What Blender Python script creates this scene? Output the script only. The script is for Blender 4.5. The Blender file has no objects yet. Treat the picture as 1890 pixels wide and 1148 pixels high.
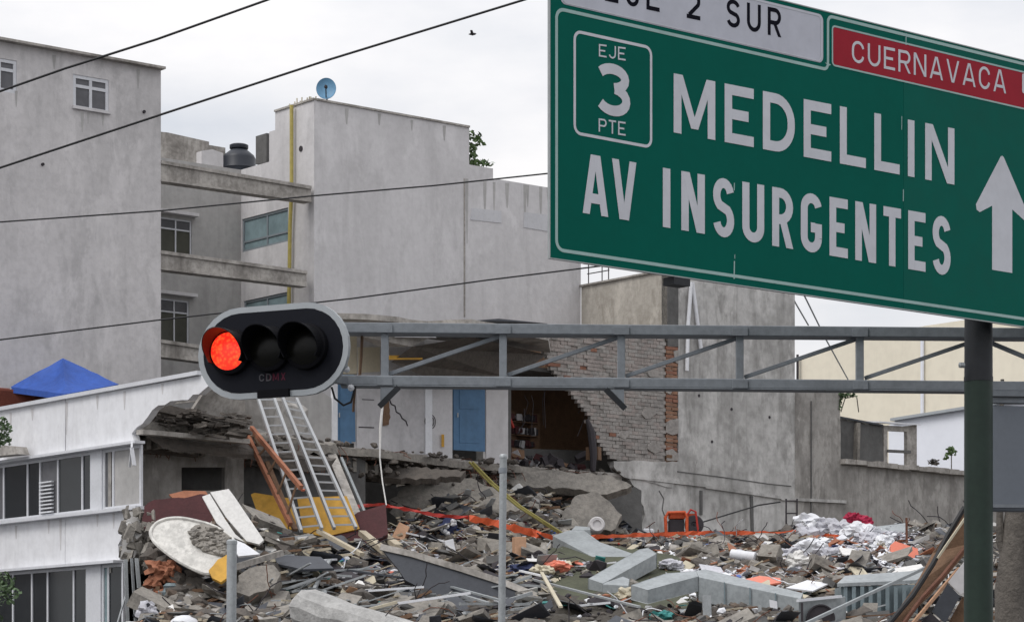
import bpy, math, random
from mathutils import Vector, Matrix
from mathutils.geometry import tessellate_polygon
from mathutils import noise as mnoise
R = random.Random(7)
S = bpy.context.scene
COL = S.collection

# ---------------------------------------------------------------- camera, sky, sun, exposure
F = 4800.0; HOR = 1300.0; ZC = 1.6; PW = 1890.0; PH = 1148.0
cam = bpy.data.cameras.new('camera'); co = bpy.data.objects.new('camera', cam); COL.objects.link(co)
cam.sensor_width = 36.0; cam.lens = 36.0 * F / PW
cam.shift_y = (HOR - PH / 2) / PW
cam.clip_end = 3000; cam.clip_start = 0.5
co.location = (0, 0, ZC); co.rotation_euler = (math.radians(90), 0, 0)
S.camera = co
S.view_settings.view_transform = 'Standard'; S.view_settings.look = 'None'
S.view_settings.gamma = 1.0; S.view_settings.exposure = 0.0; S.view_settings.use_curve_mapping = False
SUN_EL, SUN_AZ = math.radians(52), math.radians(-128)     # azimuth measured from +Y towards +X
w = bpy.data.worlds.new('World'); S.world = w; w.use_nodes = True
nt = w.node_tree; nt.nodes.clear()
def N(t, **k):
    n = nt.nodes.new(t)
    for a, b in k.items(): setattr(n, a, b)
    return n
out = N('ShaderNodeOutputWorld'); bg = N('ShaderNodeBackground'); bg.inputs[1].default_value = 0.1
sky = N('ShaderNodeTexSky', sky_type='NISHITA', sun_disc=False)
sky.sun_elevation = SUN_EL; sky.sun_rotation = SUN_AZ % (2 * math.pi)
tc = N('ShaderNodeTexCoord')
mp = N('ShaderNodeMapping'); mp.inputs['Scale'].default_value = (1, 1, 2.6)
n1 = N('ShaderNodeTexNoise'); n1.inputs['Scale'].default_value = 4.2; n1.inputs['Detail'].default_value = 7; n1.inputs['Roughness'].default_value = .55
rp = N('ShaderNodeValToRGB')
rp.color_ramp.elements[0].position = .34; rp.color_ramp.elements[0].color = (6.6, 6.9, 7.5, 1)
rp.color_ramp.elements[1].position = .64; rp.color_ramp.elements[1].color = (9.9, 9.7, 9.7, 1)
sx = N('ShaderNodeSeparateXYZ')
mr = N('ShaderNodeMapRange'); mr.inputs['From Min'].default_value = 0.12; mr.inputs['From Max'].default_value = 1; mr.inputs['To Min'].default_value = 1; mr.inputs['To Max'].default_value = 1.75
vm = N('ShaderNodeVectorMath', operation='SCALE')
mx = N('ShaderNodeMixRGB'); mx.inputs[0].default_value = .93
L = nt.links.new
L(tc.outputs['Generated'], mp.inputs[0]); L(mp.outputs[0], n1.inputs[0]); L(n1.outputs[0], rp.inputs[0])
L(tc.outputs['Generated'], sx.inputs[0]); L(sx.outputs[2], mr.inputs[0])
L(rp.outputs[0], vm.inputs[0]); L(mr.outputs[0], vm.inputs['Scale'])
L(sky.outputs[0], mx.inputs[1]); L(vm.outputs[0], mx.inputs[2]); L(mx.outputs[0], bg.inputs[0]); L(bg.outputs[0], out.inputs[0])
sl = bpy.data.lights.new('sun', 'SUN'); sl.energy = 1.5; sl.angle = math.radians(28); sl.color = (1, .97, .93)
so = bpy.data.objects.new('sun', sl); COL.objects.link(so)
sd = Vector((math.sin(SUN_AZ) * math.cos(SUN_EL), math.cos(SUN_AZ) * math.cos(SUN_EL), math.sin(SUN_EL)))
so.rotation_euler = sd.to_track_quat('Z', 'Y').to_euler(); so.location = (0, -30, 60)

# ---------------------------------------------------------------- coordinates read off the photograph
def P(x, y, d):                       # a photo pixel at a distance -> world point
    return Vector(((x - 945) / F * d, d, ZC + (HOR - y) / F * d))
A2 = Vector((.7729, .6345)).normalized(); B2 = Vector((-A2.y, A2.x))    # the two street directions of the city block
UP = Vector((0, 0, 1)); AV = Vector((A2.x, A2.y, 0)); BV = Vector((B2.x, B2.y, 0))
class Plane:
    """vertical wall plane: u along the wall, z up, off = towards the street"""
    def __init__(s, x, d, dr, nrm):
        s.o = Vector(((x - 945) / F * d, d)); s.d = Vector((dr.x, dr.y)); s.n = Vector((nrm.x, nrm.y))
    def uz(s, x, y):
        r = (x - 945) / F
        u = (r * s.o.y - s.o.x) / (s.d.x - r * s.d.y)
        return (u, ZC + (HOR - y) / F * (s.o.y + s.d.y * u))
    def p(s, u, z, off=0.0):
        q = s.o + s.d * u + s.n * off
        return Vector((q.x, q.y, z))
    def px(s, x, y, off=0.0):
        u, z = s.uz(x, y); return s.p(u, z, off)
    def depth(s, x): return s.o.y + s.d.y * s.uz(x, 0)[0]
    def shifted(s, k):
        q = Plane(0, 1, AV, AV); q.o = s.o - s.n * k; q.d = s.d; q.n = s.n; return q
PW1 = Plane(580, 80, AV, -BV)          # party walls of the two tall grey buildings
PL = Plane(580, 80, BV, -AV)           # side of the second building
PR = Plane(445, PL.depth(445), AV, -BV)
PE = Plane(250, 66, BV, -AV)           # white street facade
PC = Plane(1232, 83.6, AV, -BV)        # concrete and brick party wall beside the collapse
PG = Plane(1232, 83.6, BV, -AV)
PS = Plane(1015, 19, Vector((.768, .640)).normalized(), Vector((.640, -.768)).normalized())
PBG = Plane(1700, 130, BV, -AV)
PWH = Plane(1700, 112, BV, -AV)

# ---------------------------------------------------------------- materials
def hx(h, k=1.0):
    h = h.lstrip('#'); v = [int(h[i:i+2], 16) / 255 for i in (0, 2, 4)]
    return tuple(k * (c / 12.92 if c <= .04045 else ((c + .055) / 1.055) ** 2.4) for c in v)
MATS = {}
def mat(name, col, rough=.85, var=.25, scale=1.2, fine=14.0, bump=.15, streak=0.0, metal=0.0, tint=None, spec=.4, coat=0.0, bscale=None, blotch=0.0, bl_sc=.6):
    if name in MATS: return MATS[name]
    m = bpy.data.materials.new(name); m.use_nodes = True; t = m.node_tree; b = t.nodes['Principled BSDF']
    MATS[name] = m
    b.inputs['Roughness'].default_value = rough; b.inputs['Metallic'].default_value = metal
    b.inputs['Specular IOR Level'].default_value = spec; b.inputs['Coat Weight'].default_value = coat
    if isinstance(col, str): col = hx(col)
    dk = tint if tint else tuple(c * .45 for c in col)
    if isinstance(dk, str): dk = hx(dk)
    g = t.nodes.new('ShaderNodeNewGeometry')
    def nz(sc, det, mapping=None):
        n = t.nodes.new('ShaderNodeTexNoise'); n.inputs['Scale'].default_value = sc; n.inputs['Detail'].default_value = det; n.inputs['Roughness'].default_value = .6
        if mapping:
            q = t.nodes.new('ShaderNodeMapping'); q.inputs['Scale'].default_value = mapping
            t.links.new(g.outputs['Position'], q.inputs[0]); t.links.new(q.outputs[0], n.inputs[0])
        else: t.links.new(g.outputs['Position'], n.inputs[0])
        return n
    def ramp(src, a, bb, lo=0., hi=1.):
        r = t.nodes.new('ShaderNodeMapRange'); r.inputs[1].default_value = a; r.inputs[2].default_value = bb
        r.inputs[3].default_value = lo; r.inputs[4].default_value = hi; r.clamp = True
        t.links.new(src, r.inputs[0]); return r.outputs[0]
    def mix(f, a, bcol):
        q = t.nodes.new('ShaderNodeMixRGB'); t.links.new(f, q.inputs[0])
        if isinstance(a, tuple): q.inputs[1].default_value = (*a, 1)
        else: t.links.new(a, q.inputs[1])
        q.inputs[2].default_value = (*bcol, 1); return q.outputs[0]
    big = nz(scale, 6); fn = nz(fine, 5)
    c = mix(ramp(big.outputs[0], .42, .72, 0, var), tuple(col), dk)
    c = mix(ramp(fn.outputs[0], .45, .75, 0, var * .8), c, dk)
    c = mix(ramp(fn.outputs[0], .5, .25, 0, var * .5), c, tuple(min(.95, x * 1.25) for x in col))
    if streak:
        s1 = nz(1.0, 6, (1.1, 1.1, .16)); s2 = nz(1.0, 5, (3.6, 3.6, .3)); s1.inputs['Distortion'].default_value = .6; s2.inputs['Distortion'].default_value = .5
        c = mix(ramp(s1.outputs[0], .5, .72, 0, streak), c, dk)
        c = mix(ramp(s2.outputs[0], .55, .75, 0, streak * .7), c, dk)
    if blotch:
        n5 = nz(bl_sc*1.6, 8, (1, 1, .5)); n5.inputs['Distortion'].default_value = .3; n6 = nz(bl_sc*3.4, 7, (1, 1, .45)); n6.inputs['Distortion'].default_value = .3; n5.inputs['Roughness'].default_value = .7
        c = mix(ramp(n5.outputs[0], .53, .60, 0, blotch), c, tuple(min(.9, x * 1.35) for x in col))
        c = mix(ramp(n6.outputs[0], .56, .66, 0, blotch * .8), c, dk)
        c = mix(ramp(n5.outputs[0], .42, .34, 0, blotch * .6), c, tuple(x * .75 for x in col))
    t.links.new(c, b.inputs['Base Color'])
    if bump:
        bn = t.nodes.new('ShaderNodeBump'); bn.inputs['Strength'].default_value = bump; bn.inputs['Distance'].default_value = .03
        h = nz(bscale or fine * 1.6, 6); t.links.new(h.outputs[0], bn.inputs['Height']); t.links.new(bn.outputs[0], b.inputs['Normal'])
    return m
def emis(name, col, st):
    m = bpy.data.materials.new(name); m.use_nodes = True; b = m.node_tree.nodes['Principled BSDF']
    b.inputs['Base Color'].default_value = (*col, 1); b.inputs['Emission Color'].default_value = (*col, 1); b.inputs['Emission Strength'].default_value = st
    b.inputs['Roughness'].default_value = .4
    MATS[name] = m; return m
def glass(name, col, rough=.12):
    m = mat(name, col, rough=rough, var=.5, scale=.9, fine=3, bump=.02, spec=.28)
    return m
M = dict(
 plaster=mat('grey_plaster', (.56,.54,.54), var=.3, scale=.35, fine=5, blotch=.28, bl_sc=.5, streak=.3, bump=.3, tint=(.24,.235,.235)),
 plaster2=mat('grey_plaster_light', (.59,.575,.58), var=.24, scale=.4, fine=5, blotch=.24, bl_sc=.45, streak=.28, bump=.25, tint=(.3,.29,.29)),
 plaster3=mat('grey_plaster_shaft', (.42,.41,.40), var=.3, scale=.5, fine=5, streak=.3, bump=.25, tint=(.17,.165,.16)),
 patch=mat('pale_paint_patch', (.55,.55,.57), var=.2, streak=.2),
 beam=mat('stained_concrete_beam', (.42,.395,.365), var=.6, scale=1.5, fine=8, streak=.6, tint=(.09,.08,.07)),
 conc=mat('weathered_concrete', (.50,.49,.475), var=.55, scale=.5, fine=3.2, blotch=.42, bl_sc=.6, streak=.7, bump=.4, tint=(.13,.125,.115)),
 beige=mat('beige_render', (.44,.41,.365), blotch=.45, bl_sc=1.1, var=.4, scale=.8, fine=5, streak=.35, bump=.4, tint=(.18,.16,.13)),
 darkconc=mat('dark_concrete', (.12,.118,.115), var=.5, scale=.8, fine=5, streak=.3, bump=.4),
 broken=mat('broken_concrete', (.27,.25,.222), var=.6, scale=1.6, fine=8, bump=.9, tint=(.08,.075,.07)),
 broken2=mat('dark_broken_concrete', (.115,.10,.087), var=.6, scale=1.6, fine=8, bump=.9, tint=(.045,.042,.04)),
 white=mat('white_facade_paint', (.76,.765,.79), var=.2, scale=.5, fine=4, blotch=.1, streak=.22, bump=.12, tint=(.34,.33,.33)),
 whiteframe=mat('white_window_metal', (.62,.63,.66), rough=.5, var=.2, bump=0),
 greyframe=mat('grey_window_metal', (.22,.25,.27), rough=.5, var=.2, bump=0),
 glassd=glass('dark_window_glass', (.018,.021,.024)),
 glassb=glass('pale_teal_glass', (.22,.30,.32), .25),
 glassg=glass('grey_curtained_glass', (.12,.12,.13), .3),
 olive=glass('olive_glass', (.07,.07,.055), .3),
 brickp=mat('pinkish_brick', (.33,.29,.268), var=.6, scale=2, fine=10, bump=.5),
 brickg=mat('grey_mortared_brick', (.33,.308,.288), var=.6, scale=2, fine=10, bump=.5),
 brickr=mat('red_brick', (.25,.12,.08), var=.5, scale=2, fine=10, bump=.5),
 bricko=mat('orange_clay_brick', (.28,.155,.10), var=.5, scale=3, fine=10, bump=.5),
 mortar=mat('rough_mortar', (.25,.232,.215), var=.5, scale=2, fine=10, bump=.6),
 steel=mat('grey_truss_paint', (.23,.25,.275), rough=.5, var=.42, scale=2.2, fine=16, bump=.08, streak=.3, spec=.4),
 steelrim=mat('signal_rim_grey', (.36,.385,.405), rough=.45, var=.12, scale=3, bump=.04),
 galv=mat('galvanised_steel', (.38,.40,.41), rough=.45, var=.4, scale=5, fine=30, bump=.08, metal=.35),
 poled=mat('pole_charcoal_paint', (.022,.024,.028), rough=.5, var=.3, scale=4, bump=.05, spec=.3),
 poleg=mat('pole_dark_green_paint', (.020,.036,.027), rough=.5, var=.4, scale=3, bump=.05, streak=.3, spec=.3),
 box=mat('signal_back_grey', (.175,.195,.225), rough=.5, var=.15, bump=.04, streak=.1),
 blackp=mat('black_plastic', (.006,.006,.008), rough=.75, var=.2, bump=.03, spec=.1),
 blackm=mat('black_backplate', (.010,.011,.016), rough=.55, var=.2, bump=.02, spec=.1),
 black=mat('black_cable', (.012,.012,.014), rough=.6, var=.2, bump=0),
 sgreen=mat('sign_green_sheeting', (.0015,.10,.074), rough=.6, var=.14, scale=1.5, fine=9, bump=.012, bscale=2, spec=.04, streak=.12, tint=(.003,.06,.046)),
 sgreen2=mat('sign_green_sheeting_glossy', (.0025,.103,.077), rough=.55, var=.2, scale=1.4, fine=6, bump=.05, bscale=2.2, spec=.05, streak=.1, tint=(.012,.065,.052)),
 swhite=mat('sign_white_sheeting', (.55,.56,.60), rough=.5, var=.16, scale=2, fine=10, bump=.01, streak=.1),
 ssilver=mat('sign_silver_panel', (.47,.48,.54), rough=.5, var=.16, scale=2, fine=10, bump=.01, streak=.1),
 sline=mat('sign_border_sheeting', (.30,.44,.42), rough=.4, var=.2, scale=2, fine=10, bump=.01),
 sred=mat('sign_red_sheeting', (.30,.006,.02), rough=.5, spec=.15, var=.2, scale=1.5, fine=9, bump=.01, streak=.1),
 sblack=mat('sign_black_lettering', (.006,.006,.012), rough=.7, spec=.05, var=.1, bump=0),
 alu=mat('dull_aluminium', (.36,.38,.38), rough=.45, var=.25, metal=.4, bump=.05),
 asphalt=mat('asphalt', (.05,.05,.052), var=.3, scale=.3, fine=20, bump=.3),
 pave=mat('pavement_concrete', (.25,.245,.235), var=.3, bump=.3),
 blue=mat('blue_door_paint', (.075,.17,.30), rough=.55, var=.35, scale=1.2, fine=6, bump=.1, streak=.3),
 tarp=mat('blue_tarpaulin', (.028,.09,.38), rough=.6, var=.4, scale=1.6, fine=5, streak=.25, bump=.8, bscale=4),
 dish=mat('blue_dish_paint', (.12,.27,.42), rough=.5, var=.3, scale=4, bump=.05),
 redroof=mat('red_brown_roofing', (.16,.045,.03), var=.4, bump=.3),
 maroon=mat('maroon_fabric', (.065,.018,.02), rough=.8, var=.5, scale=2.5, bump=.6, bscale=8),
 yellow=mat('ochre_yellow_panel', (.60,.33,.045), rough=.6, var=.45, scale=2.5, fine=6, bump=.15),
 ypipe=mat('yellow_pipe_paint', (.42,.35,.10), rough=.6, var=.4, scale=5, bump=.05),
 yhose=mat('yellow_hose', (.26,.23,.07), rough=.6, var=.3, bump=.1),
 wood=mat('pale_timber', (.47,.41,.31), var=.45, scale=4, fine=20, bump=.3),
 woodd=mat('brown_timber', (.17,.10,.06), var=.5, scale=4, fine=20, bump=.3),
 woodr=mat('reddish_timber', (.34,.14,.08), var=.5, scale=4, fine=20, bump=.3),
 card=mat('cardboard', (.50,.30,.19), var=.3, scale=4, bump=.1),
 alum=mat('ladder_aluminium', (.38,.39,.40), rough=.5, var=.2, metal=.25, bump=.05),
 fred=mat('red_plastic', (.42,.03,.02), rough=.5, var=.3, bump=.1),
 orange=mat('orange_mesh_plastic', (.62,.10,.03), rough=.6, var=.4, scale=5, bump=.3),
 wplas=mat('white_plastic', (.70,.71,.74), rough=.5, var=.18, scale=3, bump=.15),
 wbag=mat('white_sack', (.50,.50,.54), rough=.7, var=.35, scale=3, fine=12, bump=.6, bscale=9),
 cream=mat('cream_render', (.52,.47,.36), var=.25, scale=.8, streak=.15, bump=.1),
 creamfar=mat('beige_far_wall', (.78,.72,.59), var=.12, scale=.25, fine=2, streak=.08, bump=.05),
 whitefar=mat('white_far_wall', (.80,.82,.88), var=.1, scale=.3, fine=2, bump=.05),
 room=mat('off_white_room_paint', (.46,.45,.46), blotch=.25, bl_sc=1.4, var=.3, scale=1, fine=6, bump=.15, streak=.15),
 room2=mat('bright_white_room_paint', (.58,.57,.58), var=.25, scale=1, bump=.1),
 duct=mat('galvanised_duct', (.33,.355,.365), rough=.5, var=.5, scale=1.8, fine=10, metal=.25, bump=.08, streak=.1),
 ductd=mat('weathered_duct', (.20,.25,.27), rough=.5, var=.4, scale=2, metal=.2, bump=.1, streak=.3),
 marble=mat('white_slab_finish', (.66,.65,.63), rough=.5, var=.25, scale=3, fine=12, bump=.15),
 leaf=mat('dusty_green_leaf', (.065,.11,.045), rough=.6, var=.5, scale=6, bump=0),
 leaf2=mat('bright_green_leaf', (.09,.15,.05), rough=.6, var=.5, scale=6, bump=0),
 bark=mat('grey_bark', (.13,.115,.10), var=.6, scale=3, fine=12, streak=.4, bump=1.0),
 soil=mat('gap_shade_rubble_dust', (.075,.066,.056), var=.6, scale=1.2, fine=7, bump=1.0, tint=(.05,.045,.035)),  # dust colour lowered to paint in the shade of gaps between rubble
 metald=mat('dark_sheet_metal', (.055,.06,.072), rough=.5, var=.35, scale=2, fine=9, bump=.15, streak=.2),
 metalr=mat('rusty_steel', (.15,.06,.035), rough=.7, var=.6, scale=4, bump=.3),
 tank=mat('black_polyethylene_tank', (.018,.022,.032), rough=.45, var=.2, bump=.05),
 char=mat('dark_clutter', (.04,.035,.04), var=.4, bump=.2),
 navy=mat('navy_fabric', (.03,.04,.10), var=.3, bump=.3),
 teal=mat('teal_plastic', (.05,.25,.24), rough=.5, var=.3, bump=.1),
 pink=mat('crimson_fabric', (.36,.02,.06), var=.4, bump=.4),
 salmon=mat('salmon_plastic', (.68,.20,.13), rough=.5, var=.25, bump=.1),
 blup=mat('blue_plastic', (.07,.14,.45), rough=.5, var=.2, bump=.1),
 lamp_red=emis('lit_red_lens', (1.0, .055, .02), 1.05),
 dirtydisc=mat('dirty_beige_disc', (.60,.585,.55), rough=.7, var=.6, scale=2.2, fine=9, blotch=.4, bl_sc=2, bump=.3),
 dustycol=mat('dusty_concrete_column', (.40,.395,.385), var=.5, scale=1.5, fine=9, blotch=.4, bl_sc=1.5, bump=.9),
 cableg=mat('grey_cable', (.16,.16,.16), bump=0),
 dirt=mat('brown_dirt', (.15,.115,.09), var=.6, fine=9, bump=.8),
 conc2=mat('brownish_weathered_concrete', (.33,.315,.295), var=.6, scale=.6, fine=3.2, blotch=.5, bl_sc=.8, streak=.7, bump=.5, tint=(.12,.11,.10)),
 redvisor=mat('red_lamp_visor_plastic', (.008,.006,.007), rough=.42, var=.1, bump=.02, spec=.5),
 lamp_amb=emis('lit_red_lens_core', (1.0, .17, .035), 1.15),
)

_m = M['lamp_red']; _t = _m.node_tree; _b = _t.nodes['Principled BSDF']
_g = _t.nodes.new('ShaderNodeNewGeometry'); _v = _t.nodes.new('ShaderNodeTexVoronoi'); _v.inputs['Scale'].default_value = 34
_n = _t.nodes.new('ShaderNodeTexNoise'); _n.inputs['Scale'].default_value = 9
_t.links.new(_g.outputs['Position'], _v.inputs['Vector']); _t.links.new(_g.outputs['Position'], _n.inputs['Vector'])
_a = _t.nodes.new('ShaderNodeMath'); _a.operation = 'MULTIPLY_ADD'; _a.inputs[1].default_value = -.7; _t.links.new(_v.outputs[0], _a.inputs[0]); _t.links.new(_n.outputs[0], _a.inputs[2])
_r = _t.nodes.new('ShaderNodeValToRGB'); _r.color_ramp.elements[0].position = .05; _r.color_ramp.elements[0].color = (.9,.02,.012,1)
_r.color_ramp.elements[1].position = .5; _r.color_ramp.elements[1].color = (1.0,.13,.03,1); _t.links.new(_a.outputs[0], _r.inputs[0]); _t.links.new(_r.outputs[0], _b.inputs['Emission Color'])
# ---------------------------------------------------------------- mesh helpers
BL = {}
class MB:
    def __init__(s): s.v = []; s.f = []
    def add(s, v, f):
        k = len(s.v); s.v += [tuple(q) for q in v]; s.f += [tuple(i + k for i in g) for g in f]; return s
    def box(s, c, ax, ay, az):            # centre and three half-axis vectors
        c = Vector(c); v = [c + ax*i + ay*j + az*k for k in (-1, 1) for j in (-1, 1) for i in (-1, 1)]
        f = [(0,2,3,1),(4,5,7,6),(0,1,5,4),(2,6,7,3),(0,4,6,2),(1,3,7,5)]
        if ax.cross(ay).dot(az) < 0: f = [g[::-1] for g in f]
        return s.add(v, f)
    def bar(s, p0, p1, w, h=None, up=UP):   # rectangular bar between two points
        h = h or w; p0 = Vector(p0); p1 = Vector(p1); d = (p1 - p0)
        dn = d.normalized(); sd_ = dn.cross(up)
        if sd_.length < 1e-3: sd_ = dn.cross(Vector((0, 1, 0)))
        sd_.normalize(); u2 = sd_.cross(dn)
        return s.box((p0 + p1) / 2, d / 2, sd_ * w / 2, u2 * h / 2)
    def tube(s, pts, r, n=8, cap=True):
        pts = [Vector(p) for p in pts]; rings = []
        rr = r if isinstance(r, (list, tuple)) else [r] * len(pts)
        ref = None; V = []
        for i, p in enumerate(pts):
            d = (pts[min(i+1, len(pts)-1)] - pts[max(i-1, 0)]).normalized()
            if ref is None:
                ref = d.cross(UP)
                if ref.length < .05: ref = d.cross(Vector((0, 1, 0)))
            ref = (ref - d * ref.dot(d)).normalized(); b = d.cross(ref)
            for k in range(n):
                a = 2 * math.pi * k / n; V.append(p + (ref * math.cos(a) + b * math.sin(a)) * rr[i])
        Fc = [(i*n+k, i*n+(k+1) % n, (i+1)*n+(k+1) % n, (i+1)*n+k) for i in range(len(pts)-1) for k in range(n)]
        if cap: Fc += [tuple(range(n))[::-1], tuple((len(pts)-1)*n+k for k in range(n))]
        return s.add(V, Fc)
    def prism(s, poly, vec, holes=()):      # planar polygon (3-D points) extruded by vec
        loops = [[Vector(p) for p in poly]] + [[Vector(p) for p in h] for h in holes]
        tri = tessellate_polygon(loops); flat = [p for l in loops for p in l]; n = len(flat); vec = Vector(vec)
        # make the triangles' winding consistent, facing -vec
        Fc = []
        for t in tri:
            a, b, c = (flat[i] for i in t)
            Fc.append(t if (b - a).cross(c - a).dot(vec) < 0 else t[::-1])
        V = flat + [p + vec for p in flat]
        Fc += [tuple(i + n for i in t[::-1]) for t in Fc]
        k = 0
        for l in loops:
            m = len(l)
            for i in range(m):
                j = (i + 1) % m; Fc.append((k+i, k+j, k+j+n, k+i+n))
            k += m
        return s.add(V, Fc)
    def lathe(s, c, axis, prof, n=24, xa=None):  # prof = [(r, h)]
        c = Vector(c); axis = Vector(axis).normalized(); x = axis.orthogonal().normalized() if xa is None else xa; y = axis.cross(x)
        V = []; 
        for r, h in prof:
            for k in range(n):
                a = 2*math.pi*k/n; V.append(c + axis*h + (x*math.cos(a) + y*math.sin(a))*r)
        Fc = [(i*n+k, i*n+(k+1) % n, (i+1)*n+(k+1) % n, (i+1)*n+k) for i in range(len(prof)-1) for k in range(n)]
        if prof[0][0] > 1e-4: Fc.append(tuple(range(n))[::-1])
        if prof[-1][0] > 1e-4: Fc.append(tuple((len(prof)-1)*n+k for k in range(n)))
        return s.add(V, Fc)
    def rock(s, c, r, rnd, flat=1.0, sub=False):
        t = (1+5**.5)/2
        V = [(-1,t,0),(1,t,0),(-1,-t,0),(1,-t,0),(0,-1,t),(0,1,t),(0,-1,-t),(0,1,-t),(t,0,-1),(t,0,1),(-t,0,-1),(-t,0,1)]
        Fc = [(0,11,5),(0,5,1),(0,1,7),(0,7,10),(0,10,11),(1,5,9),(5,11,4),(11,10,2),(10,7,6),(7,1,8),(3,9,4),(3,4,2),(3,2,6),(3,6,8),(3,8,9),(4,9,5),(2,4,11),(6,2,10),(8,6,7),(9,8,1)]
        m = Matrix.Rotation(rnd.uniform(0, 6.3), 3, 'Z') @ Matrix.Rotation(rnd.uniform(-.6, .6), 3, 'X')
        sc = Vector((rnd.uniform(.7, 1.3), rnd.uniform(.7, 1.3), flat*rnd.uniform(.7, 1.2))) * (r/1.9)
        V = [Vector(c) + m @ Vector((v[0]*sc.x*rnd.uniform(.7,1.2), v[1]*sc.y*rnd.uniform(.7,1.2), v[2]*sc.z*rnd.uniform(.7,1.2))) for v in V]
        return s.add(V, Fc)
    def chunk(s, c, sx_, sy_, sz_, rnd, tilt=.5, jit=.15, yaw=None):   # jittered block
        m = Matrix.Rotation(rnd.uniform(0, 6.3) if yaw is None else yaw, 3, 'Z') @ Matrix.Rotation(rnd.uniform(-tilt, tilt), 3, 'X') @ Matrix.Rotation(rnd.uniform(-tilt, tilt), 3, 'Y')
        V = []
        for k in (-1, 1):
            for j in (-1, 1):
                for i in (-1, 1):
                    q = Vector((i*sx_/2*rnd.uniform(1-jit, 1+jit), j*sy_/2*rnd.uniform(1-jit, 1+jit), k*sz_/2*rnd.uniform(1-jit, 1+jit)))
                    V.append(Vector(c) + m @ q)
        return s.add(V, [(0,2,3,1),(4,5,7,6),(0,1,5,4),(2,6,7,3),(0,4,6,2),(1,3,7,5)])
    def blob(s, c, r, rnd, sc=(1,1,1), amp=.22, fr=1.6):   # crumpled cloth or plastic bag
        if 'ico' not in BL:
            import bmesh
            bm = bmesh.new(); bmesh.ops.create_icosphere(bm, subdivisions=3, radius=1)
            BL['ico'] = ([v.co.copy() for v in bm.verts], [tuple(v.index for v in f.verts) for f in bm.faces]); bm.free()
        V, Fc = BL['ico']; o = Vector((rnd.uniform(0,99), rnd.uniform(0,99), rnd.uniform(0,99))); out_ = []
        for v in V:
            k = 1 + amp*mnoise.noise(v*fr+o)*1.6 - amp*.9*abs(mnoise.noise(v*fr*2.3+o)) + amp*.4*mnoise.noise(v*fr*6+o)
            out_.append(Vector(c) + Vector((v.x*sc[0], v.y*sc[1], v.z*sc[2]))*r*k)
        return s.add(out_, Fc)
    def leafs(s, c, ext, n, size, rnd):
        for _ in range(n):
            while True:
                q = Vector((rnd.uniform(-1,1), rnd.uniform(-1,1), rnd.uniform(-1,1)))
                if q.length <= 1: break
            p = Vector(c) + Vector((q.x*ext[0], q.y*ext[1], q.z*ext[2]))
            a = Vector((rnd.gauss(0,1), rnd.gauss(0,1), rnd.gauss(0,1))).normalized()*size*rnd.uniform(.6,1.3)
            b = a.orthogonal()*.45; b = Matrix.Rotation(rnd.uniform(0, 6.3), 3, a) @ b
            s.add([p-a, p+b, p+a, p-b], [(0,1,2,3)])
        return s
def wloc(o):
    v = Vector((0,0,0))
    while o: v += o.location; o = o.parent
    return v
def tag(o, label=None, cat=None, group=None, kind=None):
    if label: o['label'] = label
    if cat: o['category'] = cat
    if group: o['group'] = group
    if kind: o['kind'] = kind
    return o
def build(name, mb, m, parent=None, smooth=False, bevel=0, label=None, cat=None, group=None, kind=None):
    me = bpy.data.meshes.new(name)
    V = [Vector(v) for v in mb.v]
    if parent is not None: o0 = wloc(parent)
    else:
        xs = [v.x for v in V]; ys = [v.y for v in V]; zs = [v.z for v in V]
        o0 = Vector(((min(xs)+max(xs))/2, (min(ys)+max(ys))/2, min(zs)))
    me.from_pydata([tuple(v - o0) for v in V], [], mb.f); me.update()
    ms = m if isinstance(m, (list, tuple)) else [m]
    for q in ms: me.materials.append(M[q] if isinstance(q, str) else q)
    if smooth:
        for p in me.polygons: p.use_smooth = True
        me.set_sharp_from_angle(angle=math.radians(40))
    o = bpy.data.objects.new(name, me); COL.objects.link(o)
    if parent is not None: o.parent = parent
    else: o.location = o0
    if bevel:
        md = o.modifiers.new('bevel', 'BEVEL'); md.width = bevel; md.segments = 2; md.limit_method = 'ANGLE'
    return tag(o, label, cat, group, kind)
def thing(name, loc, label, cat, group=None):
    o = bpy.data.objects.new(name, None); COL.objects.link(o); o.location = Vector(loc); o.empty_display_size = .3
    return tag(o, label, cat, group)
def jag(pts, amp, seg, rnd=R):          # ragged version of a 2-D polyline
    out_ = []
    for (a, b) in zip(pts[:-1], pts[1:]):
        a = Vector(a); b = Vector(b); n = max(1, int((b-a).length/seg)); nn = Vector((-(b-a).y, (b-a).x)).normalized()
        for i in range(n):
            q = a + (b-a)*i/n
            if i: q = q + nn*rnd.uniform(-amp, amp)
            out_.append(tuple(q))
    out_.append(tuple(pts[-1])); return out_
def wallpx(pl, px, th, holes=(), off=0.0):     # wall slab from photo outline on a plane, th thick going back
    poly = [pl.px(x, y, off) for x, y in px]
    hs = [[pl.px(x, y, off) for x, y in h] for h in holes]
    v = -Vector((pl.n.x, pl.n.y, 0))*th
    return MB().prism(poly, v, hs)
def walluz(pl, uz, th, holes=(), off=0.0):
    v = -Vector((pl.n.x, pl.n.y, 0))*th
    return MB().prism([pl.p(u, z, off) for u, z in uz], v, [[pl.p(u, z, off) for u, z in h] for h in holes])
def rectuz(pl, x0, y0, x1, y1, yr=None):       # window rectangle: left x, top y, right x, bottom y (y's read at x0)
    u0, zt = pl.uz(x0, y0); _, zb = pl.uz(x0, y1); u1, _ = pl.uz(x1, y0)
    return [(u0, zb), (u1, zb), (u1, zt), (u0, zt)]
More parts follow.
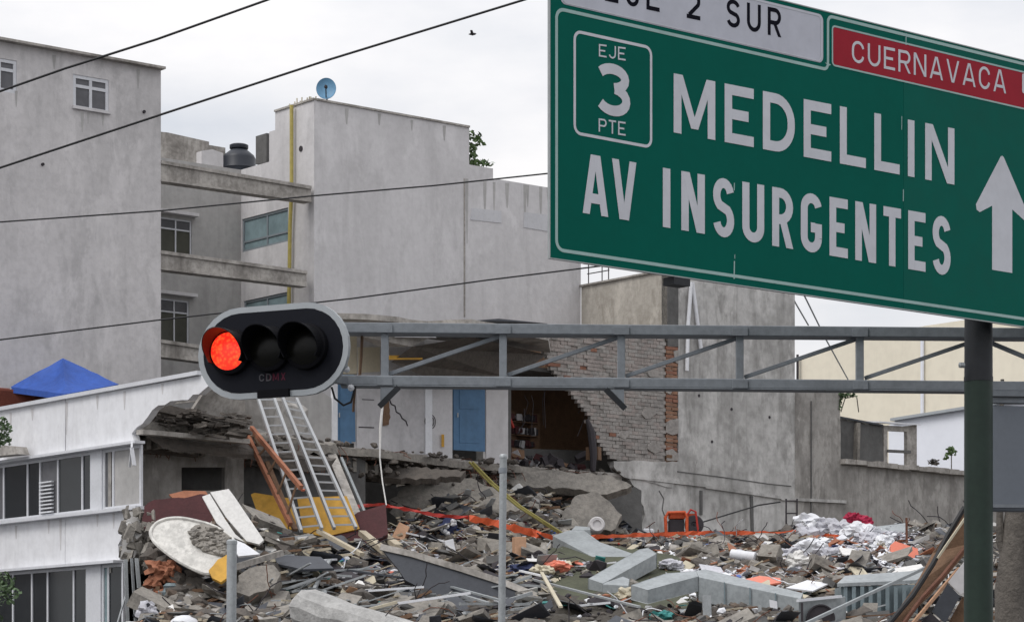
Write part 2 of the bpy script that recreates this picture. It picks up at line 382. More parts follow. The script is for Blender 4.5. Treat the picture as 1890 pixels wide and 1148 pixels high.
def window(pl, rc, parent, fm, gm, vb=(), hb=(), fw=.06, dep=.12, name='window'):
    """rc from rectuz; vb, hb: fractions of mullions and transoms; parts frame and panes, one object per pane"""
    (u0, z0), (u1, _), (_, z1), _ = rc
    if u0 > u1: u0, u1 = u1, u0
    fr = MB(); n3 = Vector((pl.n.x, pl.n.y, 0)); d3 = Vector((pl.d.x, pl.d.y, 0))
    def bx(ua, za, ub, zb, off, t):
        fr.box(pl.p((ua+ub)/2, (za+zb)/2, off), d3*abs(ub-ua)/2, n3*t/2, UP*abs(zb-za)/2)
    bx(u0, z0, u0+fw, z1, -dep*.5, .06); bx(u1-fw, z0, u1, z1, -dep*.5, .06)
    bx(u0+fw, z0, u1-fw, z0+fw, -dep*.5, .058); bx(u0+fw, z1-fw, u1-fw, z1, -dep*.5, .058)
    us = [u0+fw] + [u0+(u1-u0)*k for k in vb] + [u1-fw]; zs = [z0+fw] + [z0+(z1-z0)*k for k in hb] + [z1-fw]
    for u in us[1:-1]: bx(u-fw*.45, z0+fw, u+fw*.45, z1-fw, -dep*.5, .052)
    for i in range(len(us)-1):
        for z in zs[1:-1]: bx(us[i]+(fw*.45 if i else 0), z-fw*.45, us[i+1]-(fw*.45 if i < len(us)-2 else 0), z+fw*.45, -dep*.5, .05)
    f = build(name, fr, fm, parent)
    for i in range(len(us)-1):
        for j in range(len(zs)-1):
            g = gm[(i*(len(zs)-1)+j) % len(gm)] if isinstance(gm, (list, tuple)) else gm
            mb = MB().box(pl.p((us[i]+us[i+1])/2, (zs[j]+zs[j+1])/2, -dep*.5-.012), d3*(us[i+1]-us[i])/2*.998, n3*.006, UP*(zs[j+1]-zs[j])/2*.998)
            build('pane', mb, g, f)
    return f

# ================================================================ GROUND
def sheet(name, z, x0, x1, y0, y1, m):
    mb = MB().add([(x0,y0,z),(x1,y0,z),(x1,y1,z),(x0,y1,z)], [(0,1,2,3)])
    return build(name, mb, m, kind='structure')
sheet('ground', 0, -900, 900, -100, 1800, 'asphalt')
sheet('pavement', .12, -8, 8, 44, 51, 'pave')

def pz(pl, x, z): return (pl.uz(x, 0)[0], z)
def body(pl, u0, u1, z0, z1, back, dep, m, parent, name='body', axis=None):
    """solid block behind a wall plane"""
    b3 = -Vector((pl.n.x, pl.n.y, 0)); q = [pl.p(u0, z0) + b3*back, pl.p(u1, z0) + b3*back, pl.p(u1, z0) + b3*(back+dep), pl.p(u0, z0) + b3*(back+dep)]
    return build(name, MB().prism(q, UP*(z1-z0)), m, parent)

# ================================================================ LEFT GREY APARTMENT BUILDING
zt = PW1.uz(297, 130)[1]; u1 = PW1.uz(297, 0)[0]; u0 = PW1.uz(-190, 0)[0]
b1 = thing('apartment_building', PW1.p(u1, 0), 'tall grey plastered building at the left, two small white framed windows under its roof', 'building')
wr = [rectuz(PW1, 135, 137, 201, 200), rectuz(PW1, -32, 102, 31, 163)]
# the window bottoms and tops follow the wall
build('wall', walluz(PW1, [(u0, 0), (u1, 0), (u1, zt), (u0, zt)], .3, wr), 'plaster', b1)
body(PW1, u0, u1-.02, 0, zt-.35, .32, 12, 'plaster3', b1)
for rc in wr:
    f = window(PW1, rc, b1, 'whiteframe', ['glassg', 'glassg', 'glassg', 'glassg'], vb=(.5,), hb=(.68,), fw=.1, dep=.1)
cp = MB().bar(PW1.p(u0, zt+.03, .03), PW1.p(u1+.03, zt+.03, .03), .4, .07); build('parapet_coping', cp, 'beam', b1)
rl = MB()
for x in (262, 270, 279): rl.bar(PW1.px(x, 124, -.2), PW1.px(x, 116, -.2), .035)
rl.bar(PW1.px(262, 117, -.2), PW1.px(279, 119, -.2), .035); rl.bar(PW1.px(250, 119, -.2), PW1.px(266, 116, -.2), .03)
build('roof_railing', rl, 'whiteframe', b1)
for x, y in ((265, 207), (78, 304)):
    build('vent_pipe', MB().tube([PW1.px(x, y, -.05), PW1.px(x, y, .06)], .045, 10), 'char', b1)
for x, y, l_, w_ in ((152,208,36,5),(163,208,20,4),(190,210,22,4),(30,168,30,4),(255,128,36,5),(100,102,26,6)):
    build('runoff_stain', wallpx(PW1, [(x-w_*.6,y),(x+w_*.6,y+.5),(x+w_*.4,y+l_*.5),(x+w_*.15,y+l_),(x-w_*.15,y+l_),(x-w_*.5,y+l_*.45)], .002, off=.004), 'plaster3', b1)
sill = MB().box(PW1.px(168, 204, .03), AV*.62, BV*.06, UP*.04); build('window_sill', sill, 'plaster2', b1)

# ================================================================ SECOND GREY BUILDING WITH LIGHT SHAFT
b2 = thing('apartment_building', PW1.p(0, 0), 'tall light grey building with stepped roof, yellow pipe and open shaft in the centre left', 'building')
z2 = PW1.uz(580, 185)[1]; z3 = 18.68; ua = PW1.uz(866, 0)[0]; ub = PW1.uz(1072, 0)[0]
ug = PW1.uz(910, 0)[0]
build('wall', walluz(PW1, [(0, 0), (ub, 0), (ub, z3), (ug, z3), (ug, z3+.32), (ua, z3+.32), (ua, z2), (0, z2)], .3), 'plaster2', b2)
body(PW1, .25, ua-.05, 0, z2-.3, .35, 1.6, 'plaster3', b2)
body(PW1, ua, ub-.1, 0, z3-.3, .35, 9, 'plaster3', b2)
wside = [rectuz(PL, 447, 405, 532, 466), rectuz(PL, 450, 556, 530, 625)]
def lz(x): return PL.uz(x, 0)[0]
ul = lz(445)
# side wall facing the shaft
side = [(0.0, 0), (ul, 0), (ul, z3), (lz(497), z3), (lz(497), 19.62), (lz(508), 19.62), (lz(508), z2), (0.0, z2)]
fix = []
for rc in wside:
    us = sorted([rc[0][0], rc[1][0]]); zs = sorted([rc[0][1], rc[2][1]]); fix.append([(us[0], zs[0]), (us[1], zs[0]), (us[1], zs[1]), (us[0], zs[1])])
build('wall', walluz(PL, [(a+.003 if a == 0 else a, b) for a, b in side], .25, fix, off=.003), 'plaster2', b2)
for rc in fix: window(PL, rc, b2, 'greyframe', 'glassb', vb=(.47,), hb=(.3,), fw=.07)
# back wall of the shaft
ur0 = PR.uz(270, 0)[0]; ur1 = PR.uz(445, 0)[0]
wback = [rectuz(PR, 290, 399, 354, 470), rectuz(PR, 290, 549, 349, 633)]
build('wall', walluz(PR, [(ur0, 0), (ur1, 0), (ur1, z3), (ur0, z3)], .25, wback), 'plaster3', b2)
for rc in wback: window(PR, rc, b2, 'whiteframe', ['olive', 'glassg'], vb=(.55,), hb=(.72,), fw=.05)
for rc in wback:
    mb = MB()
    for y in (.0,): mb.box(PR.p((rc[0][0]+rc[1][0])/2, rc[2][1]+.16, .12), AV*.75, BV*.14, UP*.05)
    build('window_canopy', mb, 'plaster2', b2)
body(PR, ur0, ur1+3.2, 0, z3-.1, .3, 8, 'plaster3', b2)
# parapet behind the shaft, with a taller stained block and dark tank screen
PP = PR.shifted(2.5)
def zz(x, y, pl): return pl.uz(x, y)[1]
build('parapet', wallpx(PP, [(262, 330), (262, 240), (310, 245), (386, 262), (386, 268), (416, 273), (416, 330)], .25), 'beam', b2)
build('stair_wall', wallpx(PR.shifted(.6), [(372, 300), (372, 279), (392, 276), (412, 283), (412, 318), (372, 318)], .3), 'plaster2', b2)
build('tank_screen', wallpx(PL.shifted(.5), [(472, 304), (472, 252), (492, 246), (492, 300)], .2), 'darkconc', b2)
build('seam', MB().bar(PW1.px(857, 330, .01), PW1.px(857, 585, .01), .05, .02, BV), 'beam', b2)
for q in ([(870, 384), (925, 390), (925, 412), (868, 406)], [(967, 392), (1014, 397), (1014, 428), (966, 420)]):
    build('plaster_patch', wallpx(PW1, q, .02, off=.018), 'patch', b2)
for k in range(2): build('roof_block', wallpx(PW1, [(868+k*21, 334+k*3), (868+k*21, 318+k*3), (887+k*21, 320+k*3), (887+k*21, 337+k*3)], .5, off=-.31-.3*k), 'beam', b2)
pts = [(545, 196), (545, 352), (542, 420), (541, 500), (540, 560), (539, 700)]
build('yellow_pipe', MB().tube([PL.px(x, y, .14) for x, y in pts], .06, 8), 'ypipe', b2)
build('vent_hole', MB().tube([PL.px(556, 275, -.1), PL.px(556, 275, .03)], .09, 10), 'char', b2)
mb = MB()
for k in range(13):
    u = lz(580)+.1+(lz(526)-.1)*k/12; z = z2+.02
    mb.bar(PL.p(u, z, -.12), PL.p(u+R.uniform(-.06,.06), z+R.uniform(.1,.26), -.12), .03)
build('glass_shards', mb, 'cream', b2, kind='stuff')
mb = MB().bar(PL.p(-.02, z2+.03, -.1), PL.p(lz(508), z2+.03, -.1), .3, .06).bar(PW1.p(.1, z2+.03, -.1), PW1.p(ua, z2+.03, -.1), .3, .06)
build('parapet_coping', mb, 'beam', b2)
# run-off stains below the roof edges
for x, y, l_, w_ in ((895,335,70,5),(912,336,60,4),(936,338,46,6),(969,341,80,5),(974,342,40,4),(998,345,60,5),(1012,346,30,5),(862,330,120,4),(640,200,30,6),(700,210,22,5),(820,232,28,5),(760,222,20,4)):
    build('runoff_stain', wallpx(PW1, [(x-w_*.6,y),(x+w_*.6,y+.5),(x+w_*.4,y+l_*.5),(x+w_*.15,y+l_),(x-w_*.15,y+l_),(x-w_*.5,y+l_*.45)], .002, off=.004), 'plaster3', b2)
# water tank and dish on the roofs
c = P(441, 300, 85.5); c.z = z3-.1
t = thing('water_tank', c, 'black ribbed plastic water tank on the roof behind the shaft', 'water tank')
build('tank_body', MB().lathe(c, UP, [(.52, 0), (.55, .1), (.55, .3), (.57, .33), (.55, .36), (.55, .6), (.57, .63), (.55, .66), (.55, .95), (.5, 1.05), (.27, 1.24), (.24, 1.27)], 28), 'tank', t, smooth=True)
build('lid', MB().lathe(c + UP*1.27, UP, [(.3, 0), (.31, .03), (.31, .12), (.25, .15), (.001, .16)], 24), 'tank', t, smooth=True)
c = P(602, 165, 80.6)
t = thing('satellite_dish', P(604, 187, 80.6), 'round blue satellite dish on the roof corner of the light grey building', 'satellite dish')
ax = Vector((.05, -1, .22)).normalized()
prof = [(.001, .0), (.1, .008), (.2, .03), (.28, .07), (.305, .1), (.3, .115), (.27, .09), (.19, .045), (.1, .025), (.001, .016)]
mbd = MB().lathe(c - ax*.06, ax, [(r*1.02, h) for r, h in prof], 32, xa=Vector((1,0,0)))
mbd.v = [tuple(Vector((v[0], v[1], c.z + (v[2]-c.z)*1.14))) for v in mbd.v]
build('reflector', mbd, 'dish', t, smooth=True)
build('feed_arm', MB().tube([c + ax*.05 - UP*.3, c + ax*.42 - UP*.12], .018, 6).rock(c + ax*.42 - UP*.12, .07, R), 'char', t)
build('mast', MB().tube([P(604, 192, 80.7), c - ax*.08], .03, 8), 'steel', t)

# beams tying the two buildings together across the shaft
def cbeam(xa, ya0, ya1, xb, yb0, yb1, label):
    a0 = PW1.px(xa, ya0, -.02); a1 = PW1.px(xa, ya1, -.02); bb0 = PW1.px(xb, yb0, -.02); bb1 = PW1.px(xb, yb1, -.02)
    t = thing('concrete_beam', (a1+bb1)/2, label, 'beam')
    build('beam', MB().prism([a1, bb1, bb0, a0], BV*.3), 'beam', t, bevel=.015)
    lip0, lip1 = a0 - BV*.06 + UP*.003, bb0 - BV*.06 + UP*.003
    build('top_flange', MB().prism([lip0, lip1, lip1+UP*.1, lip0+UP*.1], BV*.42), 'beam', t)
    lip0, lip1 = a1 - BV*.05 - UP*.06, bb1 - BV*.05 - UP*.06
    build('bottom_flange', MB().prism([lip0, lip1, lip1+UP*.055, lip0+UP*.055], BV*.4), 'beam', t)
cbeam(297, 303, 331, 574, 350, 370, 'uppermost of the three stained concrete beams bridging the shaft')
cbeam(297, 469, 494, 566, 506, 526, 'middle concrete beam bridging the shaft, just above the traffic signal')
cbeam(297, 633, 655, 400, 648, 668, 'lowest concrete beam bridging the shaft, running behind the traffic signal')
# plant on the roof
c0 = PW1.px(878, 318, -.6)
t = thing('roof_plant', c0, 'straggly green plant growing on the roof edge beside the sign', 'plant')
build('stem', MB().tube([c0, PW1.px(876, 280, -.6), PW1.px(872, 245, -.6)], [.03,.022,.012], 6).tube([PW1.px(878, 300, -.6), PW1.px(895, 268, -.6)], .015, 5).tube([PW1.px(878, 312, -.6), PW1.px(908, 297, -.6)], .015, 5), 'bark', t)
mb = MB()
for x, y, ex, ey, n in ((876,248,.22,.12,70),(887,255,.12,.1,30),(872,272,.14,.2,60),(876,292,.18,.16,70),(893,262,.09,.07,22),(898,298,.3,.06,60),(884,300,.2,.08,50),(880,268,.1,.1,25)):
    mb.leafs(PW1.px(x+6, y, -.3), (ex*1.35, .3, ey*1.3), int(n*.5), .1, R)
build('foliage', mb, 'leaf2', t)

# ================================================================ BEIGE RENDERED BUILDING BESIDE THE SIGN
zg = PG.uz(1072, 530)[1]; ug1 = PG.uz(1072, 0)[0]
b3 = thing('rendered_building', PG.p(0, 0), 'blotchy beige rendered building under the lower left corner of the green sign', 'building')
build('wall', walluz(PG, [(0.02, 0), (ug1-.02, 0), (ug1-.02, zg), (0.02, zg)], .25), 'beige', b3)
build('coping', MB().bar(PG.p(0, zg+.03, -.08), PG.p(ug1, zg+.03, -.08), .32, .06), 'beam', b3)
rl = MB()
for x in (1080, 1105, 1117): rl.bar(PG.px(x, 527-.15*(x-1080), -.15), PG.px(x, 480, -.15), .035)
for y in (484, 505): rl.bar(PG.px(1078, y, -.15), PG.px(1118, y-7, -.15), .03)
build('roof_railing', rl, 'char', b3)

# ================================================================ CONCRETE PARTY WALL (right) AND BRICK WALL
pw = thing('concrete_wall', PC.px(1400, 1500), 'huge weathered grey concrete party wall below the green sign', 'wall')
edge = [(1190,1250),(1192,1010),(1186,985),(1190,950),(1178,905),(1160,880),(1140,868),(1132,851)]
outl = [(1252,851),(1252,420),(1467,455),(1467,722)]
rag = jag(edge, 5, 12)
low = [(1551,722),(1553,852)]
build('wall', wallpx(PC, rag + outl + [(1467,1250)], .3), 'conc', pw)
build('wall', wallpx(PC, [(1467.6,1250),(1467.6,722),(1550,724),(1552,800),(1551,1250)], .3, off=-.01), 'conc2', pw)
zlow = PC.uz(1560, 858)[1]; ulo = PC.uz(1551.6, 0)[0]; uhi = PC.uz(2150, 0)[0]
build('wall', walluz(PC, [(ulo, 0), (uhi, 0), (uhi, zlow-.1), (ulo, zlow)], .3, off=-.02), 'conc2', pw)
cpm = MB()
for k in range(34):
    a = ulo + (uhi-ulo)*k/34; b = ulo + (uhi-ulo)*(k+.97)/34
    z = zlow - .1*k/34
    cpm.box(PC.p((a+b)/2, z+.09+R.uniform(-.02,.02), .04+R.uniform(-.02,.03)), AV*(b-a)/2, BV*.2, UP*(.085+R.uniform(-.015,.02)))
build('broken_coping', cpm, 'beam', pw)
# horizontal ledge line and pour joints
led = MB()
for (xa, ya), (xb, yb) in (((1165,880),(1300,896)),((1300,898),(1440,918)),((1440,920),(1560,926))):
    led.bar(PC.px(xa, ya, .03), PC.px(xb, yb, .03), .07, .1)
build('ledge', led, 'conc', pw)
build('column_joint', MB().bar(PC.px(1386, 915, .025), PC.px(1388, 1000, .025), .12, .04, BV), 'darkconc', pw)
build('column_joint', MB().bar(PC.px(1497, 740, .01), PC.px(1497, 1000, .01), .04, .03, BV), 'darkconc', pw)
build('column_joint', MB().bar(PC.px(1293, 905, .025), PC.px(1293, 950, .025), .1, .04, BV), 'darkconc', pw)
for (pp) in ([(1272,522),(1266,600),(1264,685)], [(1274,522),(1284,600),(1290,645)]):
    build('pipe', MB().tube([PC.px(x, y, .1) for x, y in pp], .065, 10), 'wplas', pw, smooth=True)
build('dark_pier', wallpx(PC, [(1232,420),(1251,423),(1251,640),(1232,640)], .3, off=.02), 'darkconc', pw)
for x, y in ((1314,815),(1350,755),(1420,770),(1290,730)):
    build('wall_hole', MB().tube([PC.px(x, y, -.1), PC.px(x, y, .015)], .05, 8), 'char', pw)
# exposed orange clay brick pier
pier = thing('brick_pier', PC.px(1239, 852), 'narrow strip of exposed orange clay bricks between the brick wall and the concrete wall', 'pier')
y = 642; k = 0
while y < 850:
    u, z = PC.uz(1229, y); u2, _ = PC.uz(1250, y)
    hue = 'bricko' if (y < 780 or 800 < y < 832) else 'woodd'
    if R.random() < .22: hue = 'brickr'
    g = .5 + R.uniform(-.12, .12) if k % 2 else 1.0
    for (a, b) in ((u, u + (u2-u)*g - .01), (u + (u2-u)*g + .01, u2)):
        if b - a > .05: build('brick', MB().chunk(PC.p((a+b)/2, z, -.08+R.uniform(-.03,.02)), b-a, .2, .105, R, 0, .04, yaw=math.atan2(A2.y, A2.x)), hue, pier)
    y += 7.4; k += 1
for q_ in ([(1228,700),(1240,698),(1244,716),(1236,728),(1228,724)],[(1236,775),(1251,772),(1251,800),(1240,803),(1228,798),(1229,780)],[(1228,832),(1240,828),(1251,838),(1251,850),(1230,850)],[(1242,648),(1251,646),(1251,672),(1245,668)]):
    build('render_patch', wallpx(PC, q_, .03, off=.035), 'brickg', pier)
build('mortar', wallpx(PC, [(1230,640),(1250,640),(1250,850),(1230,850)], .15, off=-.09), 'metalr', pier)
# ragged brick wall
bw = thing('brick_wall', PC.px(1180, 852), 'toothed and broken wall of pinkish grey bricks above the rubble', 'wall')
poly = [(940,606),(1228,606),(1228,851),(1132,851),(1096,800),(1085,770),(1050,722),(1022,690),(1012,664),(1004,650),(940,628)]
def inside(x, y, pl):
    c = False; j = len(pl)-1
    for i in range(len(pl)):
        if (pl[i][1] > y) != (pl[j][1] > y) and x < (pl[j][0]-pl[i][0])*(y-pl[i][1])/(pl[j][1]-pl[i][1])+pl[i][0]: c = not c
        j = i
    return c
def topx(pt): return (945 + pt.x/pt.y*F, HOR - (pt.z-ZC)/pt.y*F)
ua_, ub_ = PC.uz(938, 0)[0], PC.uz(1229, 0)[0]; bh = .118; bl = .27
zb = PC.uz(1180, 851)[1]; meshes = []
for v in range(6):
    mb = MB().chunk((0,0,0), bl-.012, .14, bh-.012, R, .0, .03, yaw=math.atan2(A2.y, A2.x)); me = bpy.data.meshes.new('brick'); me.from_pydata(mb.v, [], mb.f); meshes.append(me)
cells = []; row = 0; z = zb + bh/2
while z < zb + 5.2:
    u = ub_ - bl/2 - (bl/2 if row % 2 else 0)
    while u > ua_:
        x, y = topx(PC.p(u, z))
        if inside(x, y, poly): cells.append((u, z, y))
        u -= bl
    z += bh; row += 1
edge_c = sorted(cells, key=lambda c: c[0] + .55*(c[1]-zb))[:]          # those nearest the torn edge are picked out singly
far = mb_far = {'brickp': MB(), 'brickg': MB()}
for i, (u, z, y) in enumerate(edge_c):
    m = R.choices(['brickp','brickg','brickr','mortar'], (.5,.42,.03,.05) if y < 700 else (.25,.62,.02,.11))[0]
    if i < 300:
        me = R.choice(meshes); key = me.name + m; me2 = bpy.data.meshes.get(key)
        if not me2: me2 = me.copy(); me2.name = key; me2.materials.append(M[m])
        o = bpy.data.objects.new('brick', me2); COL.objects.link(o); o.parent = bw
        o.location = PC.p(u, z, -.06 + R.uniform(-.018, .03)) - wloc(bw)
    else: far['brickp' if m == 'brickp' else 'brickg'].chunk(PC.p(u, z, -.06 + R.uniform(-.014, .014)), bl-.012, .14, bh-.012, R, 0, .03, yaw=math.atan2(A2.y, A2.x))
for k_, v_ in far.items(): 
    if v_.v: build('brickwork', v_, k_, bw, kind='stuff')
nb = len(cells)
print('bricks', nb)
build('mortar', wallpx(PC, [(945,608),(1227,608),(1227,850),(1140,850),(1102,800),(1092,770),(1058,722),(1030,690),(1020,664),(1006,648),(945,630)], .12, off=-.012), 'mortar', bw)
# patches of render still on the bricks
mb = MB()
for cx, cy, r in ((1196,762,16),(1150,802,11),(1203,690,12),(1205,826,14)):
    pts = [(cx + r*R.uniform(.6,1.1)*math.cos(a/9*6.283), cy + .8*r*R.uniform(.6,1.1)*math.sin(a/9*6.283)) for a in range(9)]
    mb2 = wallpx(PC, pts, .05, off=.055); mb.add(mb2.v, mb2.f)
build('render_patch', mb, 'brickg', bw)
mb = wallpx(PC, jag([(1132,853),(1180,850),(1251,853),(1251,856),(1240,900),(1150,880),(1132,862)], 2, 10), .2, off=.03)
build('bed_joint', mb, 'conc', bw)

# ================================================================ WHITE FACADE BUILDING (left foreground of the collapse)
zr = 9.66; zw1 = PE.uz(250, 819)[1]; zs1 = PE.uz(250, 936)[1]; zw2 = PE.uz(225, 1037)[1]
b4 = thing('office_building', PE.p(0, 0), 'white three storey office building with strip windows whose right end has been torn away', 'building')
uL = PE.uz(-230, 0)[0]
def ez(x, z): return pz(PE, x, z)
def ep(x, y): return PE.uz(x, y)
uj = PE.uz(121, 0)[0]
torn = [ep(372,693), ep(386,711), ep(347,738), ep(315,740), ep(292,748), ep(272,770), ep(243,800), ep(247,813)]
torn = jag(torn, .05, .22)
build('parapet_panel', walluz(PE, [(uL, zw1), (uL, zr), (uj+.022, zr), (uj+.022, zw1)], .2), 'white', b4)
build('parapet_panel', walluz(PE, [(uj-.022, zw1), (uj-.022, zr)] + torn + [ez(246, zw1)], .2), 'white', b4)
uend = PE.uz(371, 0)[0]
build('roof_coping', MB().bar(PE.p(uL, zr+.05, -.06), PE.p(uend, zr+.05, -.06), .34, .1), 'whiteframe', b4)
t2 = jag([ep(262,934), ep(228,950), ep(235,975), ep(218,1005), ep(222,1037)], .06, .2)
build('spandrel_panel', walluz(PE, [(uL, zw2), (uL, zs1), (uj+.03, zs1), (uj+.03, zw2)], .2), 'white', b4)
build('spandrel_panel', walluz(PE, [(uj+.01, zw2), (uj+.01, zs1)] + t2, .2), 'white', b4)
build('window_ledge', MB().bar(PE.p(uL, zw1+.02, .06), PE.p(PE.uz(262,0)[0], zw1+.02, .06), .3, .07), 'whiteframe', b4)
build('window_ledge', MB().bar(PE.p(uL, zs1-.03, .07), PE.p(PE.uz(264,0)[0], zs1-.03, .07), .3, .08), 'whiteframe', b4)
build('window_ledge', MB().bar(PE.p(uL, zw2+.02, .06), PE.p(PE.uz(222,0)[0], zw2+.02, .06), .3, .07), 'whiteframe', b4)
def strip(x0, x1, z0, z1, mull, gm, fm='whiteframe', fw=.08):
    ua, ub2 = PE.uz(x0, 0)[0], PE.uz(x1, 0)[0]; lo = min(ua, ub2)
    vb = sorted([(PE.uz(m, 0)[0]-lo)/abs(ub2-ua) for m in mull])
    return window(PE, [(lo, z0), (max(ua,ub2), z0), (max(ua,ub2), z1), (lo, z1)], b4, fm, gm, vb=vb, hb=(), fw=fw, dep=.16)
strip(166, -60, zs1+.02, zw1-.02, (148, 103, 70, 47, 3), ['glassd', 'glassd', 'glassg', 'glassd', 'glassd', 'glassg'])
build('pier', walluz(PE, [ez(187,zs1), ez(166,zs1), ez(166,zw1), ez(187,zw1)], .2, off=-.01), 'whiteframe', b4)
strip(257, 187, zs1+.02, zw1-.02, (205,), ['plaster3', 'glassg'])
strip(158, -60, 3.2, zw2-.02, (132, 84, 55, 20), ['glassd'])
build('pier', walluz(PE, [ez(185,3.2), ez(158,3.2), ez(158,zw2), ez(185,zw2)], .2, off=-.01), 'whiteframe', b4)
strip(224, 185, 3.2, zw2-.02, (196,), ['glassd', 'glassb'])
build('wall', walluz(PE, [(uL, 0), (PE.uz(222,0)[0], 0), (PE.uz(222,0)[0], 3.2), (uL, 3.2)], .2), 'white', b4)
# jalousie louvres in the window
for k in range(9):
    a = PE.uz(97, 0)[0]; b = PE.uz(74, 0)[0]; z = zs1+.14+k*.1
    build('louvre', MB().bar(PE.p(a, z, .0), PE.p(b, z, .0), .07, .035), 'wplas', b4)
# joints, interior wall and floors
build('floor_slab', MB().prism([PE.p(uL, 5.42, -.25), PE.p(-.3, 5.42, -.25), PE.p(-.3, 5.42, -3), PE.p(uL, 5.42, -9)], UP*.25), 'broken', b4)
PI_ = Plane(258, 67.6, AV, -BV)
door = [PI_.uz(335, 905), PI_.uz(415, 905), PI_.uz(415, 864), PI_.uz(335, 864)]
build('interior_wall', walluz(PI_, [(PI_.uz(205,0)[0], 5.0), (PI_.uz(450,0)[0], 5.0), (PI_.uz(450,0)[0], 8.6), (PI_.uz(205,0)[0], 8.6)], .15, [[PI_.uz(335,905),PI_.uz(415,905),PI_.uz(415,862),PI_.uz(335,862)]]), 'conc2', b4)  # darker wall material carries the shade inside the torn room
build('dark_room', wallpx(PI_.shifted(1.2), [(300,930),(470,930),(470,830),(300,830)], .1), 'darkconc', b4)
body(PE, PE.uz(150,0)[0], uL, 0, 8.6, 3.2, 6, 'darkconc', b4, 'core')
build('hanging_frame', MB().bar(PE.px(256,815,.2), PE.px(262,828,.3), .05).bar(PE.px(262,828,.3), PE.px(267,860,.3), .1, .03).bar(PE.px(262,828,.3), PE.px(252,862,.2), .05), 'whiteframe', b4)

# collapsed remains: floor slab and roof rooms
def dep(x): return 66 + (x-250)/900*16.3
cb = thing('collapsed_building', P(700, 1250, 76), 'collapsed building remains, rooftop room with blue doors on a torn floor slab', 'ruined building')
def slab(name, xs, z, th, amp, m, back=None, seg=.5, par=cb, bev=0):
    front = [((x-945)/F*(dep(x)+o), dep(x)+o) for x, o in xs]
    front = jag(front, amp, seg)
    bk = back or [tuple(PC.p(PC.uz(1150,0)[0], 0, -.05).xy), tuple(PC.p(PC.uz(450,0)[0], 0, -.05).xy), tuple(PE.p(PE.uz(100,0)[0], 0, -.3).xy), tuple(PE.p(.3, 0, -.3).xy)]
    return build(name, MB().prism([Vector((a, b, z)) for a, b in front + bk], UP*th), m, par, bevel=bev)
slab('floor_slab', [(262,0),(420,-.2),(620,.3),(700,-.2),(860,.4),(960,-.1),(1148,.4)], 8.62, .2, .12, 'broken', seg=.35)
slab('floor_finish', [(275,.5),(420,.4),(620,.7),(860,.9),(1148,.8)], 8.823, .1, .2, 'beam', seg=.4)
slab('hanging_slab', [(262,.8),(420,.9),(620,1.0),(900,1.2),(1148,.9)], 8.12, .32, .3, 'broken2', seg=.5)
# waffle ribs seen under the slab edge
mb = MB()
for k in range(44):
    x = 275 + k*20; d = dep(x) + R.uniform(.25, .6); z = 8.35 + R.uniform(-.05, .03)
    p = P(x, 0, d); p.z = z
    mb.bar(p, p + BV*1.6*(1 if R.random() < .8 else .4) - UP*R.uniform(0, .12), .13, .3)
build('slab_ribs', mb, 'broken', cb)
# edge rubble and rebar
mb = MB(); rb = MB()
for k in range(420):
    x = R.uniform(258, 1150); d = dep(x)+R.uniform(-.15, .8); p = P(x, 0, d); p.z = R.choice([8.9, 8.5, 8.3, 8.6, 8.15, 8.85])+R.uniform(-.08, .1)
    if x < 470: p.z = max(p.z, 8.62)
    mb.rock(p, R.uniform(.05, .16), R, .6)
for k in range(60):
    x = R.uniform(280, 1140); d = dep(x); p = P(x, 0, d); p.z = R.uniform(8.3, 8.9)
    q = p - BV*R.uniform(.1,.35) + AV*R.uniform(-.25,.25) - UP*R.uniform(.05,.5)
    rb.tube([p + BV*.5, p, (p+q)/2 - BV*.05, q], .012, 4)
build('edge_rubble', mb, 'broken2', cb, kind='stuff'); build('rebar', rb, 'metalr', cb, kind='stuff')
# torn layers below the roof coping of the facade (x 245-450, y 735-830)
mb = MB()
for k in range(170):
    x = R.uniform(262, 450); y = R.uniform(748, 792); d = 66.5 + R.uniform(0, 3)
    mb.chunk(P(x, y + (x-262)*.1, d), R.uniform(.1,.55), R.uniform(.1,.3), R.uniform(.03,.09), R, .25)
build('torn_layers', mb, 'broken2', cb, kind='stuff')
build('slab_edge', MB().bar(P(258,797,65.9), P(455,815,68.2), .3, .12), 'beam', cb)
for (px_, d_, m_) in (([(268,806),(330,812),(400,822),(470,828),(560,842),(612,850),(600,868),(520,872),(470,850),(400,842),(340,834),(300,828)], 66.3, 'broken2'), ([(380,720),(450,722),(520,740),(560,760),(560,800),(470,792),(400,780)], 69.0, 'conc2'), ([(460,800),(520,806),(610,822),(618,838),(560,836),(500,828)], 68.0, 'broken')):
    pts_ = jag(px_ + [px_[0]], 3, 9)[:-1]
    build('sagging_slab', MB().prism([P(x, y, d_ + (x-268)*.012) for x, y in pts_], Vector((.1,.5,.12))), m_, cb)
mb = MB()
for k in range(70):
    x = R.uniform(270, 620); y = 812 + (x-270)*.1; a = P(x, y, 67.4+(x-270)*.014); mb.tube([a, a-UP*R.uniform(.05,.2)+AV*R.uniform(-.1,.1), a-UP*R.uniform(.2,.5)+AV*R.uniform(-.2,.2)], .012, 4)
build('hanging_rebar', mb, 'metalr', cb, kind='stuff')
build('tilted_plate', MB().prism([P(385,712,67), P(452,716,68), P(452,785,68.5), P(352,762,67)], BV*.15), 'beam', cb)
build('roof_beam', MB().bar(P(290,752,66.4), P(450,790,68.5), .25, .22), 'broken2', cb)
build('roof_beam', MB().bar(P(300,738,67), P(384,728,67.5), .12, .3), 'beam', cb)
rear = PC.shifted(1.6)
build('rear_wall', wallpx(rear, [(400,1300),(1300,1300),(1300,838),(400,810)], .2), 'darkconc', cb)
